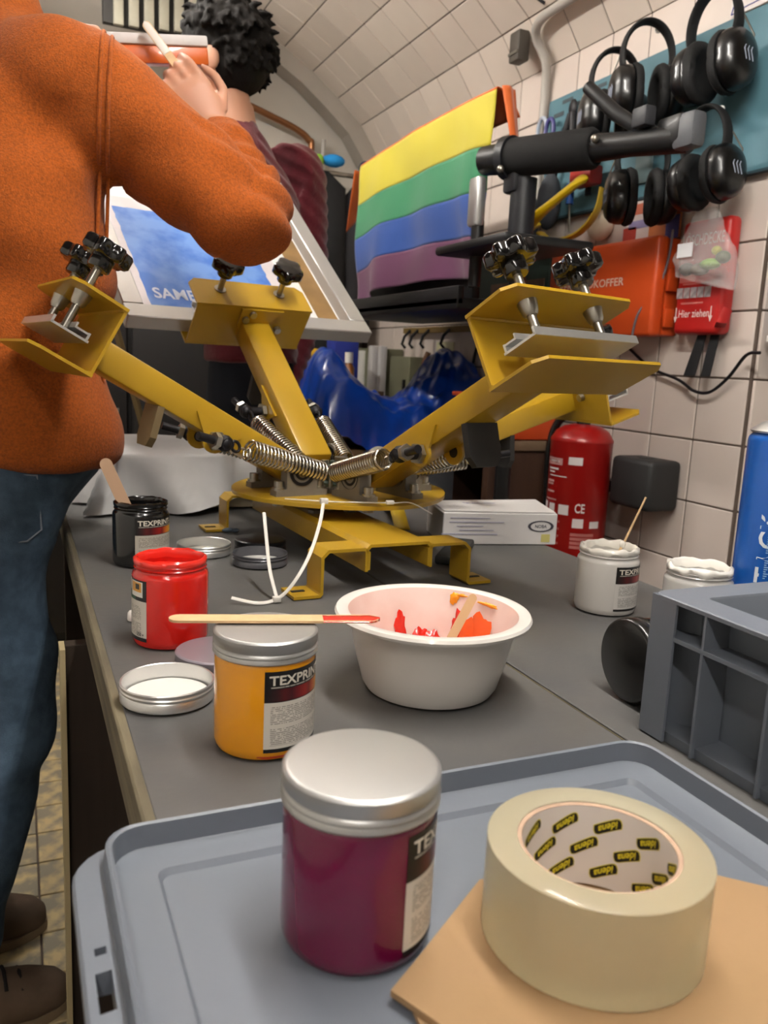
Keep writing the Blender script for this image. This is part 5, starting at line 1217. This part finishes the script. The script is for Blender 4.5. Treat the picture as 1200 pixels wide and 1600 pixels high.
# red mark on the vault
# ------------------------------------------------------------------ people
m_skin = mat('skin', '#c08e74', .5, var=.06, vscale=12, sss=.15)
def displace(o, fn):
    me = o.data; n = len(me.vertices); co = np.empty(n*3, 'f'); me.vertices.foreach_get('co', co); no = np.empty(n*3, 'f'); me.vertices.foreach_get('normal', no)
    co = co.reshape(-1, 3); no = no.reshape(-1, 3); off = np.array(o.location) if o.parent is None else np.array(o.location)+np.array(WPOS[o.parent.name])
    d = np.array([fn(V(c+off)) for c in co], 'f'); co += no*d[:, None]
    me.vertices.foreach_set('co', co.reshape(-1)); me.update(); return o
def head_geo(g, M):
    """head in local frame: +y face, z up, origin at base of skull/neck joint; ~0.235 tall"""
    g.loft([((0, -.005, -.09), (.058, 0, 0), (0, .060, 0)), ((0, .000, -.03), (.054, 0, 0), (0, .058, 0)), ((0, .006, .02), (.056, 0, 0), (0, .065, 0))], 20, M=M)
    g.ell((0, -.008, .115), (.075, .093, .098), 24, M=M)          # skull
    g.loft([((0, .040, .000), (.030, 0, 0), (0, .030, .0)), ((0, .042, .025), (.052, 0, 0), (0, .050, 0)), ((0, .035, .07), (.064, 0, 0), (0, .056, 0)), ((0, .03, .12), (.066, 0, 0), (0, .058, 0))], 20, M=M)
    g.loft([((0, .088, .058), (.015, 0, 0), (0, .016, 0)), ((0, .086, .075), (.012, 0, 0), (0, .014, 0)), ((0, .082, .108), (.007, 0, 0), (0, .008, 0))], 10, M=M)   # nose
    g.ell((0, .080, .036), (.024, .014, .007), 12, M=M); g.ell((0, .079, .027), (.020, .014, .007), 12, M=M)   # lips
    g.ell((0, .078, .118), (.050, .012, .009), 14, M=M)           # brow
    for s in (-1, 1):
        g.ell((s*.032, .076, .103), (.015, .010, .010), 10, M=M)
        g.ell((s*.078, -.006, .085), (.009, .021, .033), 12, M=M @ RZ(s*-8))   # ear
def finger(g, base, dirs, lens, r):
    p = V(base); pts = [p]; 
    for d, l in zip(dirs, lens): p = p+V(d).normalized()*l; pts.append(p)
    dense = []; rr = []
    for i in range(len(pts)-1):
        for k in range(4): dense.append(pts[i].lerp(pts[i+1], k/4)); rr.append(r*(1-.08*(i+k/4)))
    dense.append(pts[-1]); rr.append(r*.62)
    g.tube(dense, rr, 10); g.ell(pts[-1], r*.66, 8)
def hand_geo(g, M, curl=45, pinch=True, flip=1):
    """right hand local: wrist at origin, +x towards fingers, +z back of hand, thumb on +y side (flip mirrors)"""
    S = M @ Matrix.Scale(flip, 4, (0, 1, 0)) if flip < 0 else M
    g.loft([((-.03, 0, 0), (0, .024, 0), (0, 0, .019)), ((.0, 0, 0), (0, .027, 0), (0, 0, .017)), ((.035, 0, .001), (0, .037, 0), (0, 0, .015)), ((.075, 0, .001), (0, .041, 0), (0, 0, .013)), ((.092, 0, -.001), (0, .038, 0), (0, 0, .009))], 18, M=S)
    h = G(S)
    for i, (y, L) in enumerate(((.030, .080), (.0105, .088), (-.0095, .082), (-.028, .066))):
        c = curl+(i*7); d = []
        for k, f in enumerate((.45, 1.35, 2.0)):
            a = rad(c*f); d.append((math.cos(a), y*.25, -math.sin(a)))
        finger(h, (.084, y, .0), d, (L*.46, L*.30, L*.24), .0092 if i < 3 else .0080)
    finger(h, (.022, .030, -.004), ((.75, .62, -.25), (.9, .15, -.40), (.95, -.25, -.35)), (.040, .033, .028), .0105)
    g.v += h.v; o_ = len(g.v)-len(h.v); g.f += [tuple(i+o_ for i in f) for f in h.f]
def limb(g, pts, rr, n=18): g.tube(smooth_path(pts), list(np.interp(np.linspace(0, len(pts)-1, 8*(len(pts)-1)+1), range(len(pts)), rr)), n)
def hair_geo(M, seed, back=.02):
    g = G(M); random.seed(seed)
    g.ell((0, -.018, .128), (.083, .098, .094), 24); g.ell((0, -.045, .085), (.074, .066, .075), 20)
    for i in range(900):
        a = random.uniform(0, 2*math.pi); t = random.uniform(.05, 2.3); 
        d = V((math.sin(t)*math.cos(a), math.sin(t)*math.sin(a), math.cos(t)))
        if d.y > .35 and d.z < .55: continue
        if d.z < .12 and d.y > -.22: continue
        if d.z < -.62: continue
        p = V((0, -.018, .125))+V((d.x*.080, d.y*.096, d.z*.092)); fl = V((random.uniform(-.5, .5), -.2+random.uniform(-.5, .5), random.uniform(-.7, .25)))
        q = (d*.22+fl*.6+V((0, 0, -.25))).normalized(); L = random.uniform(.02, .045)
        g.tube([p-d*.012, p+q*L*.5+d*.006, p+q*L], [.009, .0075, .003], 6)
    return g
def shoe(c, az, parent, mt, ms, ml):
    M = TR(*c) @ RZ(az)
    g = G(M); g.loft([((-.135, 0, .035), (0, .025, 0), (0, 0, .03)), ((-.11, 0, .050), (0, .036, 0), (0, 0, .05)), ((-.05, 0, .055), (0, .040, 0), (0, 0, .055)), ((.03, 0, .045), (0, .045, 0), (0, 0, .045)), ((.09, .0, .036), (0, .048, 0), (0, 0, .036)), ((.13, 0, .030), (0, .036, 0), (0, 0, .028)), ((.148, 0, .026), (0, .012, 0), (0, 0, .016))], 20)
    g.loft([((-.075, 0, .05), (.055, 0, 0), (0, .040, 0)), ((-.078, 0, .115), (.050, 0, 0), (0, .040, 0))], 18)
    s = obj('shoe', g, mt, parent); remeshed(s, .006, 5)
    sole = [(.05+.10*math.cos(rad(a)) if abs(a) <= 90 else -.06+.075*math.cos(rad(a)), (.048 if abs(a) <= 90 else .040)*math.sin(rad(a))) for a in range(-180, 180, 15)]
    obj('sole', G(M).prism(sole, .0, .016), ms, s, smooth=30)
    g = G(M)
    for i in range(5):
        x = .03+.022*i; z = .113-.009*i; g.tube([(x-.045, -.030, z-.012), (x-.045, 0, z), (x-.045, .030, z-.012)], .0032, 6)
    g.tube([(-.02, 0, .10), (.0, .02, .115), (.02, .035, .09), (.0, .03, .085), (-.02, 0, .10)], .003, 6); g.tube([(-.02, 0, .10), (.01, -.02, .112), (.03, -.035, .088), (0, -.03, .09), (-.02, 0, .10)], .003, 6)
    obj('lace', g, ml, s)
# --- person in the orange fleece
def person_orange():
    t = thing('person', (-.05, 1.42, 0), 'person in an orange fleece and blue jeans at the left, scraping with a stick', 'person')
    FA = 42.0; fwd = V((math.cos(rad(FA)), math.sin(rad(FA)), 0)); rt = V((math.sin(rad(FA)), -math.cos(rad(FA)), 0))
    hip = V((-.036, 1.530, .90)); chest = V((-.032, 1.525, 1.30)); neck = V((-.035, 1.57, 1.575))
    SR = V((.088, 1.435, 1.432)); ER = V((.360, 1.405, 1.275)); WR = V((.334, 1.560, 1.440))
    SL = V((-.185, 1.65, 1.42)); EL = V((-.13, 1.86, 1.34)); WL = V((.055, 1.735, 1.565))
    # skin body: head, neck, shoulders, arms, hands in one surface
    g = G(); HM = TR(*(neck+V((0, 0, .085))+fwd*.02)) @ RZ(FA-90) @ RX(-14)
    head_geo(g, HM)
    g.loft([(neck+V((0, 0, -.30)), rt*.16, fwd*.10), (neck+V((0, 0, -.12)), rt*.15, fwd*.085), (neck+V((0, 0, -.02)), rt*.075, fwd*.065), (neck+V((0, 0, .05)), rt*.056, fwd*.060)], 20)
    limb(g, [SR, SR.lerp(ER, .5), ER, ER.lerp(WR, .5), WR], [.055, .050, .043, .040, .027])
    limb(g, [SL, SL.lerp(EL, .5), EL, EL.lerp(WL, .5), WL], [.055, .050, .043, .040, .027])
    # right hand: fingers towards the upper left holding the stick
    fx = V((-.055, .015, .075)).normalized(); fz = V((-.15, -.95, .05)); fz = (fz-fx*fz.dot(fx)).normalized(); fy = fz.cross(fx)
    hand_geo(g, frame(WR, fx, fy, fz) @ RX(0), curl=34, flip=-1)
    fx = V((.10, -.03, .04)).normalized(); fz = V((.0, .5, .9)); fz = (fz-fx*fz.dot(fx)).normalized(); fy = fz.cross(fx)
    hand_geo(g, frame(WL, fx, fy, fz), curl=38)
    b = obj('body', g, m_skin, t); remeshed(b, .0042, 4)
    m_hair = mat('brown_hair', '#2a1d14', .6, var=.3, vscale=40)
    hr = obj('hair', hair_geo(HM, 5), m_hair, t); remeshed(hr, .005, 1)
    # fleece
    g = G()
    g.loft([(hip+V((.008, 0, -.055)), rt*.192, fwd*.150), (hip+V((.008, 0, -.03)), rt*.205, fwd*.160), (hip+V((.006, 0, .05)), rt*.205, fwd*.160), (hip.lerp(chest, .35), rt*.196, fwd*.150), (hip.lerp(chest, .7), rt*.205, fwd*.152),
            (chest, rt*.210, fwd*.150), (chest+V((-.005, .02, .12)), rt*.198, fwd*.135), (neck+V((0, 0, -.075)), rt*.165, fwd*.110), (neck+V((0, 0, -.02)), rt*.105, fwd*.090), (neck+V((0, 0, .03)), rt*.082, fwd*.080), (neck+V((0, 0, .07)), rt*.076, fwd*.076)], 36)
    limb(g, [SR+V((-.05, .05, .0)), SR, SR.lerp(ER, .35)+V((0, -.01, 0)), SR.lerp(ER, .7)+V((0, -.01, -.008)), ER+V((-.012, -.006, .0)), ER.lerp(WR, .35)+V((.01, 0, .0)), ER.lerp(WR, .7), WR+V((.004, -.004, -.010))], [.100, .099, .089, .080, .072, .064, .053, .042], 24)
    limb(g, [SL+V((.05, -.05, 0)), SL, SL.lerp(EL, .5), EL, EL.lerp(WL, .5), WL], [.10, .098, .085, .074, .062, .048], 24)
    m_fl = mat('orange_fleece', '#a55006', .95, sheen=.06, var=.4, vscale=260, bump=.55, bscale=420)
    fl = obj('fleece', g, m_fl, t); remeshed(fl, .009, 7)
    axisA = (ER-SR).normalized(); axisB = (WR-ER).normalized()
    def wr(p):
        d = .008*noise.noise(p*7)+.005*noise.noise(p*15)
        q = (p-ER); r = q.length
        if r < .24:
            s = q.dot(axisB); k = math.exp(-(r/.13)**2)
            d += .010*k*math.sin(s*105+5*noise.noise(p*6))
        s2 = (p-SR).dot(axisA)
        if 0 < s2 < .3 and (p-SR-axisA*s2).length < .14: d += .005*math.sin(s2*38+p.z*18+3*noise.noise(p*6))
        # long diagonal folds over the back, gathered hem
        if p.x < .16 and p.z < 1.40: d += .011*math.sin(p.z*21+p.x*16+2.5*noise.noise(p*4))*min(1, (1.42-p.z)*5)
        if p.z < .89: d -= .012*max(0, (.875-p.z)/.03)
        return d
    displace(fl, wr); 
    # sewn armhole seam (double welt)
    ring_c = SR+axisA*.050; ax = V((.98, -.12, -.04)).normalized(); e1 = V((0, -1, 0)); e1 = (e1-ax*e1.dot(ax)).normalized(); e2 = ax.cross(e1); pts = []
    bm = bmesh.new(); bm.from_mesh(fl.data); from mathutils.bvhtree import BVHTree
    bv = BVHTree.FromBMesh(bm); off = fl.location+WPOS[t.name]
    for nm, k0 in (('seam', .0), ('seam', .012)):
        pts = []
        for i in range(19):
            a = rad(-100+200*i/18); d = e1*math.cos(a)+e2*math.sin(a); o_ = ring_c+ax*k0+V((0, 0, 0))-off
            hit = bv.ray_cast(o_+d*.5, -d, .5)
            if hit[0] is not None: pts.append(hit[0]+off+hit[1]*.0006)
        if len(pts) > 4: obj(nm, G().tube(smooth_path(pts), .0030, 8), m_fl, fl)
    bm.free()
    # jeans
    g = G(); m_j = mat('blue_denim', '#2f4152', .85, col2='#435769', vscale=45, bump=.3, bscale=500)
    kneeR = V((-.032, 1.40, .50)); footR = V((-.130, 1.290, .085)); kneeL = V((-.055, 1.56, .50)); footL = V((-.145, 1.495, .085))
    g.loft([(hip+V((0, 0, .03)), rt*.178, fwd*.135), (hip+V((0, 0, -.05)), rt*.184, fwd*.148), (hip+V((-.04, 0, -.12)), rt*.160, fwd*.130), (hip+V((-.07, 0, -.17)), rt*.12, fwd*.11)], 30)
    limb(g, [V((-.022, 1.45, .84)), V((-.062, 1.42, .70)), kneeR, kneeR.lerp(footR, .5), footR], [.106, .098, .082, .075, .070], 22)
    limb(g, [V((-.09, 1.58, .80)), V((-.085, 1.58, .68)), kneeL, kneeL.lerp(footL, .5), footL], [.108, .098, .080, .072, .070], 22)
    j = obj('jeans', g, m_j, t); remeshed(j, .009, 5)
    displace(j, lambda p: .005*noise.noise(p*9)+.004*math.sin(p.z*46+5*noise.noise(p*5))*(1 if p.z < .75 else .4))
    bm = bmesh.new(); bm.from_mesh(j.data); bv = BVHTree.FromBMesh(bm); off = j.location+WPOS[t.name]
    def on_jeans(p, d):
        h_ = bv.ray_cast(V(p)-off-V(d)*.5, V(d), 1.0); return (h_[0]+off-V(d)*.002) if h_[0] is not None else None
    # back pocket, its stitching and side seam
    dv = V((.15, 1, -.05)).normalized(); pk = []
    for x, z in ((-.045, .87), (.030, .865), (.034, .78), (.015, .765), (-.055, .762)): pk.append(on_jeans((x-.03, 1.2, z), dv))
    if all(pk): obj('pocket_seam', G().tube(pk+[pk[0]], .0016, 6), mat('denim_stitch', '#6f7680', .8), j)
    sm = [on_jeans((.052-.10*k*.12/1, 1.2, .86-.1*k), dv) for k in range(8)]; sm = [q for q in sm if q]
    if len(sm) > 3: obj('side_seam', G().tube(sm, .0018, 6), mat('denim_stitch_dark', '#1f2c3c', .8), j)
    bm.free()
    m_sh = mat('brown_suede_shoe', '#5e4c3c', .85, var=.2, vscale=30); m_so = mat('shoe_sole', '#7d6a52', .7); m_la = mat('dark_lace', '#17120f', .8)
    shoe((-.095, 1.268, .002), 8, t, m_sh, m_so, m_la); shoe((-.125, 1.478, .002), 6, t, m_sh, m_so, m_la)
    return WR
WR = person_orange()
# scraper stick in the right hand and the paint-smeared squeegee it cleans
stick((.298, 1.585, 1.510), (.219, 1.615, 1.612), .0150, .0022, (-.2, -.9, .35), 'wooden stick with white paint, held up by the person in orange', tip=mat('paint_#d9d5cc', '#d9d5cc', .3), tip_len=.062)
def squeegee():
    t = thing('squeegee', (.20, 1.66, 1.57), 'squeegee smeared with white and orange paint, held up behind the orange sleeve', 'squeegee')
    M = TR(.212, 1.650, 1.583) @ RZ(-4) @ RY(-7)
    obj('handle', G(M).box((0, 0, .008), (.245, .030, .018), .003), mat('white_smeared_wood', '#d2cdca', .5, var=.12, vscale=30), t)
    obj('blade', G(M).box((0, 0, -.016), (.243, .022, .030), .003), mat('orange_smeared', '#d2600f', .35, var=.2, vscale=25, coat=.3), t)
squeegee()
# --- person in the maroon sweater
def person_maroon():
    K = 1.165
    def S_(p): p = V(p); return V((p.x*K, p.y*K, (p.z-CAM_H)*K+CAM_H))
    c = V((.61, 2.36, 0)); t = thing('person', (c.x, c.y, 0), 'dark-haired person in a maroon sweater standing behind the silk screen', 'person')
    FA = 140.0; fwd = V((math.cos(rad(FA)), math.sin(rad(FA)), 0)); rt = V((math.sin(rad(FA)), -math.cos(rad(FA)), 0))
    hip = S_((.535, 2.05, 1.0)); chest = S_((.53, 2.03, 1.36)); neck = S_((.475, 2.03, 1.575))
    SR = S_((.655, 2.12, 1.485)); ER = S_((.705, 2.16, 1.21)); WR = S_((.650, 2.17, .965)); SL = S_((.40, 1.94, 1.46)); EL = S_((.33, 1.98, 1.22)); WL = S_((.42, 2.14, 1.20))
    g = G(); HM = TR(*(neck+V((-.020, .0, .045)))) @ RZ(FA-90) @ RX(-12) @ Matrix.Scale(1.12, 4); head_geo(g, HM)
    g.loft([(neck+V((.02, 0, -.30)), rt*.15, fwd*.10), (neck+V((.02, 0, -.11)), rt*.14, fwd*.085), (neck+V((.0, 0, -.02)), rt*.075, fwd*.065), (neck+V((-.01, 0, .05)), rt*.058, fwd*.062)], 20)
    limb(g, [SR, ER, WR], [.05, .042, .027]); limb(g, [SL, EL, WL], [.05, .042, .027])
    for W_, E_2, fl_ in ((WR, ER, -1), (WL, EL, 1)):
        fx = (W_-E_2).normalized(); fz = V((0, 0, 1)); fz = (fz-fx*fz.dot(fx)).normalized(); hand_geo(g, frame(W_, fx, fz.cross(fx), fz), curl=30, flip=fl_)
    b = obj('body', g, m_skin, t); remeshed(b, .0045, 4)
    hr = obj('hair', hair_geo(HM @ Matrix.Scale(1.05, 4), 11), mat('black_hair', '#14110f', .8, spec=.2, bump=.5, bscale=220, stretch=(1, 1, .3)), t); remeshed(hr, .0045, 2)
    g = G()
    g.loft([(hip+V((0, 0, .040)), rt*.182, fwd*.120), (hip+V((0, 0, .14)), rt*.188, fwd*.122), (chest, rt*.195, fwd*.122), (chest+V((-.01, 0, .10)), rt*.170, fwd*.105), (neck+V((.01, 0, -.05)), rt*.115, fwd*.085), (neck+V((0, 0, -.005)), rt*.068, fwd*.068), (neck+V((-.005, 0, .012)), rt*.064, fwd*.066)], 32)
    limb(g, [SR+V((-.04, -.03, 0)), SR, SR.lerp(ER, .5), ER, WR], [.095, .094, .080, .068, .048], 22); limb(g, [SL+V((.04, .03, 0)), SL, SL.lerp(EL, .5), EL, WL], [.085, .08, .07, .06, .045], 22)
    sw = obj('sweater', g, mat('maroon_knit', '#5a121f', .9, col2='#681a28', vscale=20, bump=.4, bscale=160, sheen=.2), t); remeshed(sw, .009, 6)
    displace(sw, lambda p: .005*noise.noise(p*9)+(.0025*math.sin((p.z+p.x*.6)*170) if p.x > .60 else 0))
    g = G()
    g.loft([(hip+V((0, 0, .08)), rt*.165, fwd*.105), (hip+V((0, 0, -.08)), rt*.165, fwd*.12), (hip+V((0, 0, -.17)), rt*.13, fwd*.10)], 28)
    limb(g, [hip+rt*.085+V((0, 0, -.12)), hip+rt*.095+V((0, 0, -.5)), hip+rt*.10+V((0, 0, -.92))], [.092, .075, .066], 20); limb(g, [hip-rt*.085+V((0, 0, -.12)), hip-rt*.095+V((0, 0, -.5)), hip-rt*.10+V((0, 0, -.92))], [.092, .075, .066], 20)
    j = obj('jeans', g, mat('dark_denim', '#161c28', .9, var=.2, vscale=14), t); remeshed(j, .01, 5)
    m_sh = mat('black_shoe', '#161514', .6)
    for s in (-1, 1): p = hip+rt*(s*.10)+fwd*.05; shoe((p.x, p.y, .002), FA, t, m_sh, mat('shoe_sole', '#7d6a52'), mat('dark_lace', '#17120f'))
person_maroon()
